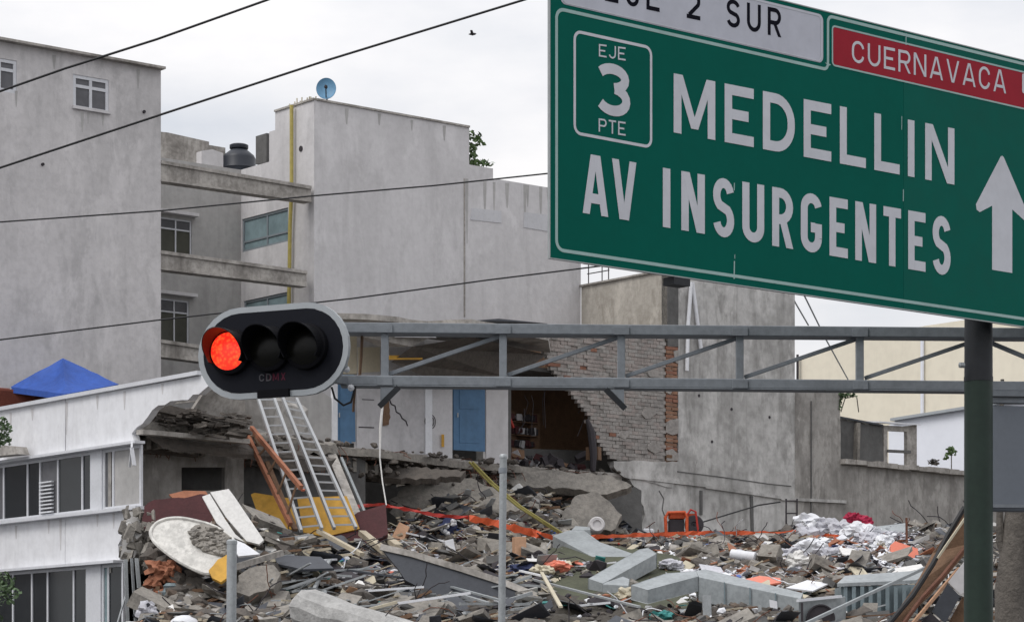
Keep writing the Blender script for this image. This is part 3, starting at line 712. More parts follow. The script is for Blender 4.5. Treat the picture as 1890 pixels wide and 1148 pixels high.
# rooftop room walls on the party wall line
def room(px, m, th=.15, off=0.0, name='wall', holes=()): return build(name, wallpx(PC, px, th, holes, off), m, cb)
room([(400,850),(612,850),(612,735),(560,700),(400,700)], 'plaster3')
room([(659,850),(783,850),(783,600),(659,600)], 'room', name='wall')
room([(612.5,618),(658.5,618),(658.5,690),(612.5,690)], 'cream')
room([(660,641),(700,641),(700,686),(660,688)], 'cream', .03, .035, 'cream_panel')
room([(783.5,850),(835,850),(835,610),(783.5,610)], 'room2')
room([(897.5,862),(938,862),(938,600),(897.5,600)], 'plaster2')
room([(835.5,690),(897,690),(897,600),(835.5,600)], 'room')
room([(783.8,715),(796,715),(796,838),(783.8,838)], 'wplas', .05, .05, 'door_post')
room([(612,690),(621,690),(621,815),(612,812)], 'wplas', .1, .06, 'door_post')
for q, nm in (([(622,691),(655,691),(657,815),(624,813)], 'a'), ([(838,691),(896,691),(896,833),(838,830)], 'b')):
    d = build('door', wallpx(PC, q, .05, off=-.02), 'blue', cb)
    xs = q[0][0]; wd = q[1][0]-q[0][0]
    mbp = MB()
    for ya, yb in ((705,755),(765,818)):
        mb2 = wallpx(PC, [(xs+wd*.18,ya),(xs+wd*.82,ya+1),(xs+wd*.82,yb),(xs+wd*.18,yb-1)], .02, off=-.005); mbp.add(mb2.v, mb2.f)
    build('door_panel', mbp, 'blue', d)
    build('handle', MB().tube([PC.px(xs+wd*.1, 770, .03), PC.px(xs+wd*.1, 762, .03)], .02, 6), 'alum', d)
# crack in the white wall: a recessed broken seam
mb = MB(); cr = [(718,735),(722,746),(729,749),(731,760),(738,764),(742,772),(749,777),(752,786)]
for a, b in zip(cr[:-1], cr[1:]): mb.bar(PC.px(a[0],a[1],.005), PC.px(b[0],b[1],.005), .035, .02, BV)
mb.bar(PC.px(662,788,.005), PC.px(690,789,.005), .03, .02, BV); mb.bar(PC.px(668,737,.004), PC.px(690,738,.004), .02, .02, BV)
build('crack', mb, 'char', cb)
build('torn_plaster', wallpx(PC, jag([(706,745),(716,738),(719,770),(716,784),(706,786)], 1.5, 6), .04, off=.05), 'woodd', cb)
mb = MB()
for r, n in ((.2, 14), (.14, 10)):
    pts = [PC.px(793, 778, .03) + AV*r*math.cos(k/n*6.283) + UP*r*1.1*math.sin(k/n*6.283) for k in range(n+1)]
    mb.tube(pts, .012, 4)
build('wire_ring', mb, 'char', cb)
build('yellow_strip', MB().bar(PC.px(815, 802, .06), PC.px(815, 825, .06), .08, .05), 'yellow', cb)
# roof slab of the room, cracked and sagging
def xy(x, d): return Vector(((x-945)/F*d, d, 0))
pts = [xy(600,73.2), xy(700,73.6), xy(790,74.8), xy(870,74.4), xy(950,76.2), xy(1012,77.6)]
pts = [Vector((*q, 0)) for q in jag([(p.x, p.y) for p in pts], .12, .5)] + [PC.p(PC.uz(1012,0)[0], 0, .1), PC.p(PC.uz(600,0)[0], 0, .1)]
zrf = PC.uz(800, 628)[1]
build('roof_slab', MB().prism([Vector((p.x, p.y, zrf)) for p in pts], UP*.16), 'beam', cb)
build('fallen_ceiling', MB().prism([P(722,668,75.4), P(760,640,75), P(870,622,75.5), P(1010,655,79.4), P(985,672,79), P(928,694,78.3), P(800,702,76.6)], Vector((0,.12,.02))), 'broken2', cb)
build('fallen_ceiling', MB().prism([P(652,618,74), P(700,640,75), P(760,640,75), P(800,620,75.5)], Vector((0,.1,.03))), 'beam', cb)
build('yellow_beam', MB().bar(P(716,660,75.2), P(778,660,75.8), .1, .12), 'yellow', cb)
build('leaning_post', MB().bar(P(664,700,74), P(669,618,74.2), .06), 'woodd', cb)
build('roof_edge_sheet', MB().prism([P(856,593,77), P(920,588,77.6), P(1010,597,78.4), P(920,592.5,77.6)], Vector((.1,1.5,.1))), 'metald', cb)
build('pale_sheet', MB().prism([P(728,622,74.6), P(735,612,74.6), P(795,617,75), P(806,623,75)], Vector((0,.08,.0))), 'wplas', cb)
# dark room recess right of the second door
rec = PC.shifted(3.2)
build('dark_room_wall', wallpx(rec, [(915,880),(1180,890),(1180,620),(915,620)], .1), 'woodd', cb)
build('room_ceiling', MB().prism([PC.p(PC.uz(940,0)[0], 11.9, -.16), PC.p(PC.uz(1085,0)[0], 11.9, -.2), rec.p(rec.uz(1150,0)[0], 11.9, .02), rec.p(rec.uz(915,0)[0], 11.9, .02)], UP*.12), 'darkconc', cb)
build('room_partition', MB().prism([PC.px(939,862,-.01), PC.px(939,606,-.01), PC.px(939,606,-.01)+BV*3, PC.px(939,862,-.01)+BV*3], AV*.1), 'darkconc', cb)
sh = MB()
for k in range(4): 
    z = 9.3+.42*k; sh.bar(PC.p(PC.uz(985,0)[0], z, -2.3), PC.p(PC.uz(1075,0)[0], z, -2.3), .4, .03)
for x in (986, 1030, 1074): sh.bar(PC.p(PC.uz(x,0)[0], 8.9, -2.3), PC.p(PC.uz(x,0)[0], 10.9, -2.3), .05, .4, AV)
s = thing('shelving', PC.p(PC.uz(1030,0)[0], 8.93, -2.3), 'dark wooden shelving loaded with clutter inside the torn open room', 'shelf')
build('shelf_frame', sh, 'woodd', s)
mb = MB(); mb1 = MB(); mb2 = MB()
for k in range(170):
    z = 9.34+.42*R.randint(0, 3); p = PC.p(PC.uz(R.uniform(988,1072),0)[0], z, -2.2+R.uniform(-.1,.1))
    R.choice([mb, mb, mb1, mb2]).chunk(p+UP*.1, R.uniform(.08,.22), R.uniform(.1,.2), R.uniform(.1,.26), R, .1)
build('stored_items', mb, 'char', s, kind='stuff'); build('stored_items', mb1, 'room', s, kind='stuff'); build('stored_items', mb2, 'maroon', s, kind='stuff')
mb = MB().tube([PC.px(950,855,-.9), PC.px(952,800,-1), PC.px(955,760,-1), PC.px(950,735,-1)], [.16,.2,.14,.05], 8)
tag(build('hanging_coat', mb, 'char'), 'dark coat hanging at the left side of the torn open room', 'coat')
mb = MB().tube([PC.px(962,735,-.9), PC.px(968,765,-.8), PC.px(978,785,-.8)], [.06,.09,.05], 6)
tag(build('red_rag', mb, 'fred'), 'dull red rag hanging beside the dark coat in the torn open room', 'cloth')
tag(build('storage_crate', MB().chunk(PC.px(952,840,-.6), .5,.4,.35,R,.05), 'metalr'), 'rust red crate on the floor of the torn open room', 'crate')
tag(build('barrel', MB().lathe(PC.px(968,850,-1.3), UP, [(.2,0),(.22,.2),(.22,.5),(.2,.7)], 14), 'navy', smooth=True), 'navy barrel behind the rust red crate in the torn open room', 'barrel')
mb = MB().tube([PC.px(1075,872,.5), PC.px(1078,840,.45), PC.px(1080,800,.3), PC.px(1076,775,.2)], [.08,.12,.13,.06], 8)
tag(build('hanging_cloth', mb, 'char', smooth=True), 'dark cloth hanging at the toothed edge of the brick wall', 'cloth')
tag(build('cardboard_box', MB().chunk(PC.px(1088,838,.2), .42,.4,.4,R,.04,.02), 'woodd'), 'brown box perched on the slab below the toothed brick edge', 'box')

for m_, n_ in (('char', 60), ('woodd', 40), ('room', 16), ('maroon', 20)):
    mb = MB()
    for k in range(n_):
        x = R.uniform(945, 1095); dd = R.uniform(.3, 2.6); q = PC.px(x, 800, -dd); q.z = 8.95 + R.uniform(0, .55)*R.random()
        mb.chunk(q, R.uniform(.1,.4), R.uniform(.1,.3), R.uniform(.06,.4), R, .6, .2)
    build('room_clutter', mb, m_, cb, kind='stuff')
mb = MB()
for k in range(9):
    x = R.uniform(940, 1100); a = PC.px(x, R.uniform(700, 760), -R.uniform(.1,1.5)); mb.tube([a, a-UP*R.uniform(.2,.6)+AV*R.uniform(-.2,.2), a-UP*R.uniform(.7,1.2)+AV*R.uniform(-.3,.3)], .014, 4)
build('hanging_wires', mb, 'char', cb, kind='stuff')
# stains, repairs and cracks on the concrete wall
def blobpx(cx, cy, rx_, ry_, n=14): return [(cx+rx_*R.uniform(.7,1.15)*math.cos(k/n*6.283), cy+ry_*R.uniform(.7,1.15)*math.sin(k/n*6.283)) for k in range(n)]
for p_ in ([(1216,905),(1225,920),(1222,940),(1232,965)],[(1250,870),(1330,880),(1420,893),(1460,897)]):
    mb = MB()
    for a, b in zip(p_[:-1], p_[1:]): mb.bar(PC.px(*a, .006), PC.px(*b, .006), .03, .02, BV)
    build('crack', mb, 'darkconc', pw)
# runoff under the white facade's coping and ledges
for x, y, l_ in ((20,762,30),(60,754,22),(123,742,60),(180,730,26),(230,722,34),(300,708,20),(90,958,26),(112,955,60),(180,948,24),(30,970,24),(210,945,30)):
    build('runoff_stain', wallpx(PE, [(x-2.2,y),(x+2.2,y-.4),(x+1.4,y+l_*.6),(x+.5,y+l_),(x-.6,y+l_),(x-1.8,y+l_*.5)], .002, off=.004), 'plaster2', b4)
# ================================================================ BUILDINGS AND RUINS ON THE RIGHT
fb = thing('warehouse', PBG.px(1600, 1500), 'large flat beige windowless building in the right background', 'building')
za = PBG.uz(1590, 619)[1]
def fpz(x): return PBG.uz(x, 0)[0]
build('wall', walluz(PBG, [(fpz(1704), 0), (fpz(1470), 0), (fpz(1470), za-.7), (fpz(1590), za-.1), (fpz(1704), za)], .3), 'creamfar', fb)
build('wall', walluz(PBG, [(fpz(2010), 0), (fpz(1706), 0), (fpz(1706), za), (fpz(2010), za)], .3, off=.02), 'creamfar', fb)
build('downpipe', MB().tube([PBG.p(fpz(1706), 0, .15), PBG.p(fpz(1706), za-.4, .15)], .09, 8), 'whitefar', fb)
build('roof_dome', MB().lathe(PBG.px(1745, 604, -3), UP, [(2.6,-.5),(2.5,.1),(1.8,.35),(.9,.5),(.01,.55)], 24), 'creamfar', fb, smooth=True)
build('corner_post', MB().bar(PBG.p(fpz(1477), 0, .2), PBG.p(fpz(1477), PBG.uz(1477,655)[1], .2), .12), 'char', fb)
wb = thing('white_building', PWH.px(1720, 1500), 'low white gabled building between the concrete wall and the green pole', 'building')
build('wall', wallpx(PWH, [(1640,1250),(1640,785),(1655,776),(1800,752),(1960,728),(1960,1250)], .3), 'whitefar', wb)
build('wall', wallpx(PWH, [(1834,692),(1834,628),(1960,610),(1960,692)], .3, off=-6), 'whitefar', wb)
build('roof_edge', MB().bar(PWH.px(1650,775,.1), PWH.px(1960,726,.1), .3, .12), 'steelrim', wb)
for x in (1846, 1884): build('downpipe', MB().bar(PWH.px(x, 640, -5.8), PWH.px(x, 690, -5.8), .16), 'steel', wb)
# ruined shed on the wall
sd_ = thing('ruined_shed', PC.px(1630, 856), 'small roofless grey shed of weathered panels standing on the concrete wall', 'shed')
build('wall', wallpx(PC, jag([(1552,862),(1553,770),(1562,766),(1575,772)], 2, 8) + jag([(1575,772),(1620,780),(1652,782)], 3, 8) + [(1655,868)], .15, off=-.6), 'darkconc', sd_)
build('shed_post', MB().bar(PC.px(1600,858,-.5), PC.px(1602,778,-.5), .2, .12), 'broken', sd_)
build('shed_post', MB().bar(PC.px(1557,856,-.45), PC.px(1556,768,-.45), .1, .1), 'beam', sd_)
build('wall', wallpx(PC, [(1655,868),(1655,782),(1690,784),(1716,781),(1716,872)], .15, holes=[[(1662,852),(1662,792),(1698,794),(1698,858)]], off=-.6), 'beam', sd_)
build('shed_rail', MB().bar(PC.px(1658,830,-.5), PC.px(1700,832,-.5), .08, .1), 'darkconc', sd_)
build('shed_roof', MB().prism([PC.px(1556,766,-.5), PC.px(1650,784,-.5), PC.px(1650,778,-1.6), PC.px(1560,764,-1.6)], UP*.06), 'metald', sd_)
build('shed_roof', MB().prism([PC.px(1640,778,-.4), PC.px(1716,783,-.4), PC.px(1714,776,-1.6), PC.px(1650,772,-1.6)], UP*.05), 'wplas', sd_)
# plants on the wall
def plant(name, loc, label, clumps, lm, size=.09, stems=()):
    t = thing(name, loc, label, 'plant')
    mb = MB()
    for pts in stems: mb.tube(pts, .02, 5)
    if stems: build('stem', mb, 'bark', t)
    mb = MB()
    for c, e, n in clumps: mb.leafs(c, e, n, size, R)
    build('foliage', mb, lm, t)
plant('wall_plant', PC.px(1556,735,-.1), 'trailing weeds on top of the concrete wall, left of the ruined shed', [(PC.px(1556,728,0),(.25,.2,.15),60),(PC.px(1572,729,-.1),(.3,.2,.06),40),(PC.px(1549,742,0),(.1,.1,.3),30)], 'leaf', .07, [[PC.px(1552,760,0), PC.px(1560,735,0), PC.px(1585,730,-.1), PC.px(1589,760,-.1)]])
plant('wall_plant', PC.px(1768,870,-.3), 'small bright green plant on the wall beside the green pole', [(PC.px(1768,832,-.3),(.22,.2,.16),60),(PC.px(1758,842,-.3),(.12,.1,.1),20)], 'leaf2', .08, [[PC.px(1768,868,-.3), PC.px(1768,835,-.3)]])
plant('wall_plant', PC.px(1731,862,-.2), 'dark tuft of dry weeds on top of the wall between shed and pole', [(PC.px(1731,852,-.2),(.2,.15,.12),60)], 'bark', .07)
for i, (a, b, l) in enumerate(((P(1440,500,90), P(1492,600,100), 'thin slack cable left of two crossing the sky gap right of the concrete wall'), (P(1472,520,90), P(1565,700,110), 'thin slack cable running down to the beige building right of the concrete wall'))):
    tag(build('thin_cable', MB().tube([a, (a+b)/2-UP*.1, b], .03, 5), 'steel'), l, 'cable')

# ================================================================ ROOF ITEMS OF THE WHITE BUILDING
cz = zr-.3
tt = thing('canopy_tent', P(118, 715, 72.5), 'blue pyramid tarpaulin canopy on the roof of the white building', 'canopy')
ap = P(116, 661, 71.8); c4 = [P(20, 714, 71.8), P(121, 727, 69.8), P(219, 709, 71.5), P(118, 704, 73.8)]
mb = MB()
for i in range(4):
    a, b = c4[i], c4[(i+1) % 4]; n = 8
    # slightly sagging cloth panel with thickness
    rows = []
    for r in range(n+1):
        f = r/n; l_, r_ = ap.lerp(a, f), ap.lerp(b, f); row = []
        for s_ in range(n+1):
            q = l_.lerp(r_, s_/n); q = q - UP*(.13*math.sin(math.pi*f)*math.sin(math.pi*s_/n) + .035*mnoise.noise(q*2.6)*math.sin(math.pi*f)); row.append(q)
        rows.append(row)
    V = [q for row in rows for q in row]; V2 = [q-UP*.02 for q in V]; m_ = n+1
    Fc = [(j*m_+k, j*m_+k+1, (j+1)*m_+k+1, (j+1)*m_+k) for j in range(n) for k in range(n)]
    mb.add(V + V2, Fc + [tuple(x+len(V) for x in f_[::-1]) for f_ in Fc])
    # valance
    mb.prism([a, b, b-UP*.16, a-UP*.16], (ap-(a+b)/2).normalized()*.02)
build('canopy', mb, 'tarp', tt)
for c_ in c4: build('leg', MB().bar(c_-UP*.02, Vector((c_.x, c_.y, 8.9)), .05), 'steelrim', tt)
rr = [P(-60,712,73), P(0,716,73), P(112,733,72.5), P(112,736,70.9), P(-60,766,72.6)]
rs = thing('roof_shelter', P(30, 745, 72), 'red brown sloping roof covering at the left edge beside the blue canopy', 'roof cover')
build('roof_sheet', MB().prism([P(-40,716,72.0), P(50,722,72.2), P(115,731,71.3), P(112,738,69.5), P(20,751,71.2), P(-40,763,72.0)], UP*.05), 'redroof', rs)
for q in (P(0,745,72), P(100,734,70.8)): build('post', MB().bar(Vector((q.x,q.y,8.9)), q, .06), 'metalr', rs)
tag(build('bent_sheet', MB().prism([PE.px(8,846,.2), PE.px(12,832,.2), PE.px(40,824,.2), PE.px(62,826,.2), PE.px(67,840,.2)], -Vector((PE.n.x,PE.n.y,0))*-.35), 'beam'), 'crumpled grey brown sheet lying on the window ledge of the white building', 'metal sheet')

# ================================================================ TREES
def branch_leaves(t, trunk, cl, lm, size, name='crown'):
    mb = MB()
    for pts, r in trunk: mb.tube(pts, r, 7)
    build('trunk', mb, 'bark', t)
    mb = MB()
    for c, e, n in cl: mb.leafs(c, e, n, size, R)
    build(name, mb, lm, t)
d = 55
t = thing('street_tree', P(-40, 1148, d) * 1.0, 'green street tree poking in at the lower left corner of the picture', 'tree')
t.location.z = 0
base = Vector((P(-60,0,d).x, d, 0))
cl = []
for k in range(46):
    x = R.uniform(-170, 40); y = 1060 + (R.random()**.7)*190; 
    if x > 0 and y < 1055+x*.8: y += 40
    cl.append((P(x, y, d+R.uniform(-1,1)), (.28,.4,.2), 90))
branch_leaves(t, [([base, base+UP*2, base+Vector((.1,0,3.2))], [.16,.13,.07]), ([base+UP*2, P(-10,1120,d)], [.06,.02])], cl, 'leaf', .06)
d = 48
t = thing('street_tree', (P(-70,0,d).x, d, 0), 'leafy tree branch tips showing at the left edge against the white facade', 'tree')
base = Vector((P(-90,0,d).x, d, 0))
cl = [(P(x, y, d+R.uniform(-.4,.4)), (.13,.2,.12), 45) for x, y in ((-10,780),(4,782),(-4,800),(8,812),(-12,820),(-30,800),(-40,770),(-50,830),(12,796),(-20,840),(-40,860))]
branch_leaves(t, [([base, base+UP*4, P(-50,850,d)], [.12,.09,.05]), ([P(-50,850,d), P(0,800,d)], [.04,.01])], cl, 'leaf', .05)
d = 42
t = thing('street_tree', (P(1868,0,d).x, d, 0), 'thick grey tree trunk forking behind the grey signal box at the right edge', 'tree')
tb = P(1862,0,d); 
mb = MB().tube([Vector((tb.x,d,0)), P(1868,1200,d), P(1864,1090,d), P(1872,1000,d), P(1880,930,d), P(1905,780,d)], [.32,.27,.25,.21,.2,.14], 12)
mb.tube([P(1866,1080,d), P(1900,1020,d), P(1960,900,d)], [.15,.12,.07], 9).tube([P(1868,1050,d), P(1846,1000,d), P(1845,930,d), P(1850,700,d)], [.1,.07,.05,.03], 8)
build('trunk', mb, 'bark', t, smooth=True)
mb = MB()
for x, y in ((1960,600),(2000,700),(1990,500),(2030,620),(2060,760)): mb.leafs(P(x,y,d), (.5,.5,.4), 160, .07, R)
build('crown', mb, 'leaf', t)

# ================================================================ RUBBLE HEAP
def sm(a, b, x): t = max(0, min(1, (x-a)/(b-a))); return t*t*(3-2*t)
def wallY(X):                                       # party wall distance at world X
    s_ = (X - PC.o.x)/PC.d.x; return PC.o.y + PC.d.y*s_
def hz(X, Y):
    b = 3.35 + min(Y-59, 18)*.165
    if Y < 59: b = 3.35 + (Y-59)*.42
    b += 1.75*math.exp(-((X+7.0)/2.0)**2 - ((Y-64.2)/2.2)**2)
    b += .9*math.exp(-((X+4.6)/2.0)**2 - ((Y-67)/2.5)**2)
    dy = Y-wallY(X)
    b += 1.5*math.exp(-((X+.2)/3.4)**2 - ((dy+1.8)/1.7)**2)
    b += .35*math.exp(-((X-12)/3.0)**2 - ((Y-79)/4)**2)
    b -= .45*math.exp(-((X-3.2)/2.2)**2 - ((Y-64)/3.5)**2)
    n = mnoise.noise(Vector((X*.35, Y*.35, 0)))*.34 + mnoise.noise(Vector((X*.9, Y*.9, 3)))*.26 + mnoise.noise(Vector((X*2.3, Y*2.3, 7)))*.13
    e = sm(-9.3, -8.3, X + (Y-66)*.82*.0) * (1 - sm(26, 32, X))
    return (b + n)*e*sm(50, 58, Y) - .5*(1-e)
mb = MB(); nx, ny = 190, 190; x0, x1, y0, y1 = -12., 33., 49.5, 96.
for j in range(ny+1):
    for i in range(nx+1):
        X = x0+(x1-x0)*i/nx; Y = y0+(y1-y0)*j/ny; z = hz(X, Y)
        if Y > wallY(X)+2.0: z = min(z, .3)
        mb.v.append((X, Y, z + (R.uniform(-.05,.05) if z > .5 else 0)))
for j in range(ny):
    for i in range(nx):
        k = j*(nx+1)+i; mb.f.append((k, k+1, k+nx+2, k+nx+1))
build('rubble_mound', mb, 'soil', kind='structure')
def hit(x, y, lift=0.0):
    d = 52.0
    while d < 96:
        p = P(x, y, d)
        if p.z <= hz(p.x, p.y) + lift: return p
        d += .08
    return P(x, y, 80)
PXLIM = (-60, 1950)
KEEP = [[(270,950),(300,950),(345,950),(380,955),(415,970),(440,985),(480,1015),(480,1030),(435,1045),(420,1060),(385,1066),(350,1058),(300,1035),(272,1000)],
 [(370,905),(425,900),(490,1000),(470,1008),(430,1000)], [(505,1018),(600,1020),(675,1062),(640,1075),(515,1055)],
 [(700,1005),(930,1065),(1035,1105),(1045,1148),(910,1148),(740,1070)], [(505,1070),(580,1075),(720,1110),(740,1148),(580,1148),(520,1118)],
 [(1018,980),(1090,972),(1170,1022),(1160,1050),(1080,1040),(1020,1005)], [(1080,1060),(1180,1010),(1215,1020),(1165,1070),(1120,1092),(1084,1090)],
 [(1160,1075),(1230,1055),(1290,1050),(1400,1070),(1500,1095),(1500,1148),(1380,1120),(1280,1095),(1170,1105)],
 [(585,1008),(600,1008),(740,1048),(735,1062),(700,1064),(660,1064)], [(715,960),(762,965),(748,1008),(715,1005)], [(945,990),(972,990),(972,1048),(945,1048)],
 [(1225,940),(1295,940),(1295,996),(1225,996)], [(1480,955),(1650,960),(1650,1010),(1480,1020)], [(1470,1095),(1700,1045),(1710,1148),(1470,1148)], [(1340,1012),(1400,1015),(1400,1034),(1340,1034)],
 [(940,1055),(1085,1060),(1170,1110),(1260,1148),(1010,1148),(960,1100)], [(460,905),(660,905),(670,985),(480,990)]]
KEEP2 = [[(1000,1048),(1030,1000),(1090,985),(1200,1003),(1300,1042),(1400,1066),(1500,1085),(1500,1150),(1000,1150)], [(1470,955),(1650,960),(1700,1000),(1700,1035),(1640,1050),(1470,1020)]]
def inkeep2(X, Y, z):
    x, y = 945+X/Y*F, HOR-(z+.15-ZC)/Y*F
    return any(inside(x, y, k_) for k_ in KEEP2)
def inkeep(X, Y, z):
    x, y = 945+X/Y*F, HOR-(z+.1-ZC)/Y*F
    return any(inside(x, y, k_) for k_ in KEEP)
def scatter(name, n, m, fn, reg=None, wt=None, label=None):
    mb = MB(); c = 0; tries = 0
    while c < n and tries < n*30:
        tries += 1
        if reg:
            x = R.uniform(reg[0], reg[2]); y = R.uniform(reg[1], reg[3]); p = hit(x, y)
            if p.y >= 79.9 and abs(p.z - hz(p.x, p.y)) > .3: continue
            X, Y = p.x + R.uniform(-.3,.3), p.y + R.uniform(-.6,.6)
        else:
            Y = R.uniform(56.5, 92); X = R.uniform(-10.2, 19)
            px = 945+X/Y*F
            if px < 200 or px > 1900: continue
        if Y > wallY(X)-.1: continue
        if wt and R.random() > wt(X, Y): continue
        z = hz(X, Y)
        if z < 1 or (not reg and R.random() < .88 and inkeep(X, Y, z)): continue
        if not reg and R.random() < .93 and inkeep2(X, Y, z): continue
        fn(mb, Vector((X, Y, z))); c += 1
    return tag(build(name, mb, m), label, None, None, 'stuff')
def rk(a, b, fl=.7): return lambda mb, p: mb.rock(p + UP*R.uniform(0, .08), a+(b-a)*R.random()**3, R, fl)
def blk(a, b): 
    def f(mb, p):
        s_ = a+(b-a)*R.random()**2.5; mb.chunk(p+UP*s_*.15, s_*R.uniform(.8,1.8), s_*R.uniform(.5,1.1), s_*R.uniform(.2,.6), R, .6)
    return f
def stick(a, b, w_):
    def f(mb, p):
        l_ = R.uniform(a, b); yaw = R.gauss(.3, .7); el = R.uniform(-.1,.35)
        d_ = Vector((math.cos(yaw)*math.cos(el), math.sin(yaw)*math.cos(el), math.sin(el)))
        ww = w_*R.uniform(.6,1.4); mb.bar(p+UP*.06-d_*l_/2, p+UP*.1+d_*l_/2, ww, ww*R.uniform(.25,1))
    return f
def sheetlet(a, b):
    def f(mb, p):
        s_ = R.uniform(a, b); mb.chunk(p+UP*.08, s_*R.uniform(.7,1.6), s_, .025, R, .7, .25)
    return f
def bent(a, b, th_=.02):
    def f(mb, p):
        L_ = R.uniform(a, b); W_ = L_*R.uniform(.25,.8); yaw = R.uniform(0, 6.3); pit = R.uniform(0, .7)*R.random(); cu = R.uniform(-1.0, 1.0)
        dx = Vector((math.cos(yaw), math.sin(yaw), 0)); dyv = Vector((-dx.y, dx.x, 0)); V = []; n = 4; pos = p + UP*.02; ang = pit
        for i in range(n+1):
            ww = W_/2*R.uniform(.75,1.1)
            for s_ in (-1, 1):
                V.append(pos + dyv*ww*s_ + UP*R.uniform(-.03,.03))
            pos = pos + (dx*math.cos(ang) + UP*math.sin(ang))*L_/n; ang += cu/n + R.uniform(-.2,.2)
        V2 = [q-UP*th_ for q in V]; m2 = len(V); Fc = []
        for i in range(n): Fc += [(2*i,2*i+1,2*i+3,2*i+2), (m2+2*i,m2+2*i+2,m2+2*i+3,m2+2*i+1), (2*i,2*i+2,m2+2*i+2,m2+2*i), (2*i+1,m2+2*i+1,m2+2*i+3,2*i+3)]
        Fc += [(0,m2,m2+1,1), (2*n,2*n+1,m2+2*n+1,m2+2*n)]
        mb.add(V + V2, Fc)
    return f
def curl(r_):
    def f(mb, p):
        q = p + UP*.05; yaw = R.uniform(0, 6.3); pts = [q]; el = R.uniform(.0,.8)
        for i in range(6):
            yaw += R.uniform(-.8,.8); el += R.uniform(-.5,.3); q = q + Vector((math.cos(yaw)*math.cos(el), math.sin(yaw)*math.cos(el), math.sin(el)))*R.uniform(.12,.3); pts.append(q)
        mb.tube(pts, r_, 4)
    return f
def rag(a, b): return lambda mb, p: mb.blob(p+UP*.05, R.uniform(a, b), R, (R.uniform(1,1.6),1,.5), .6)
def slabp(a, b):
    def f(mb, p):
        s_ = R.uniform(a, b); mb.chunk(p+UP*s_*.15, s_*R.uniform(1,1.8), s_*R.uniform(.5,1), R.uniform(.05,.13), R, .55, .28)
    return f
scatter('broken_slabs', 260, 'broken', slabp(.25, .8), label='tilted broken slab pieces')
scatter('broken_slabs', 110, 'plaster3', slabp(.2, .65), label='tilted plastered slab pieces')
scatter('broken_slabs', 130, 'darkconc', slabp(.2, .65), label='dark tilted slab pieces')
scatter('bent_sheets', 170, 'metald', bent(.25, .85), label='dark twisted metal sheets')
scatter('bent_sheets', 140, 'galv', bent(.2, .8), label='pale twisted metal sheets')
scatter('bent_sheets', 90, 'marble', bent(.15, .6, .02), label='white torn panels')
scatter('bent_sheets', 110, 'woodd', bent(.15, .6, .02), label='brown torn boards')
scatter('bent_sheets', 60, 'wood', bent(.15, .6, .02), label='tan torn boards')
scatter('tangled_cables', 420, 'char', curl(.014), label='tangled black cables')
scatter('tangled_cables', 140, 'metalr', curl(.012), label='tangled rusty reinforcement')
scatter('tangled_cables', 60, 'wplas', curl(.014), label='tangled white cables')
scatter('household_debris', 220, 'card', sheetlet(.08,.3), label='tan cardboard and boards')
scatter('rags', 26, 'char', rag(.12, .3), label='dark rags')
scatter('rags', 18, 'maroon', rag(.1, .28), label='maroon rags')
scatter('rags', 16, 'card', rag(.1, .22), label='tan rags and crushed boxes')
scatter('rags', 30, 'wbag', rag(.08, .22), (560,960,1700,1100), label='white rags')
scatter('concrete_rubble', 5200, 'broken', rk(.04, .3), label='broken concrete rubble covering the heap')
scatter('concrete_rubble', 6000, 'broken2', rk(.05, .36), label='darker broken concrete rubble')
scatter('concrete_rubble', 1500, 'plaster3', rk(.04, .2), label='pale plaster rubble')
scatter('masonry_rubble', 2600, 'beam', blk(.06, .42), label='broken masonry blocks')
scatter('masonry_rubble', 1300, 'darkconc', blk(.08, .5), label='dark broken masonry blocks')
scatter('dirt_clods', 5200, 'dirt', rk(.05, .25), label='brown dirt and dust clods')
scatter('masonry_rubble', 260, 'broken', blk(.3, .9), label='larger broken concrete blocks')
scatter('brick_rubble', 700, 'brickr', blk(.08, .24), label='broken red brick pieces')
scatter('brick_rubble', 500, 'bricko', blk(.08, .24), label='broken orange brick pieces')
scatter('timber_debris', 1000, 'wood', stick(.4, 1.5, .07), label='pale splintered timber')
scatter('timber_debris', 1100, 'woodd', stick(.3, 1.4, .08), label='dark splintered timber')
scatter('metal_debris', 380, 'galv', stick(.5, 2.0, .045), label='bent metal strips')
scatter('metal_debris', 900, 'metald', sheetlet(.15, .7), label='dark torn sheet metal')
scatter('plaster_debris', 800, 'marble', sheetlet(.1, .45), label='white plasterboard fragments')
scatter('household_debris', 260, 'wbag', rag(.05, .16), (1270,960,1700,1085), label='white bags and paper among the rubble')
scatter('household_debris', 800, 'wplas', sheetlet(.05, .26), (1230,965,1710,1090), label='white papers and plastic pieces')
scatter('household_debris', 220, 'woodr', sheetlet(.08, .36), (1230,975,1700,1090), label='reddish boards and cloth')
scatter('household_debris', 90, 'fred', rk(.05, .16), (700,960,1700,1090), label='small red household pieces')
scatter('household_debris', 50, 'blup', rk(.06, .22), (600,960,1700,1090), label='small blue household pieces')
scatter('household_debris', 40, 'teal', sheetlet(.06, .25), (500,960,1700,1140), label='small teal pieces')
scatter('household_debris', 160, 'wplas', rk(.05, .18, .6), (560,965,1060,1070), label='small white household pieces')
scatter('household_debris', 160, 'char', rk(.1, .4, .6), (480,960,1300,1140), label='black bags and rags')
scatter('household_debris', 200, 'cream', sheetlet(.08, .35), (430,970,1500,1110), label='cream boards and papers')
scatter('household_debris', 25, 'salmon', sheetlet(.06, .2), (600,970,1700,1090), label='salmon coloured plastic scraps')
scatter('metal_debris', 150, 'galv', stick(.6, 2.4, .06), (480,1060,960,1148), label='bent pale metal strips in the foreground')
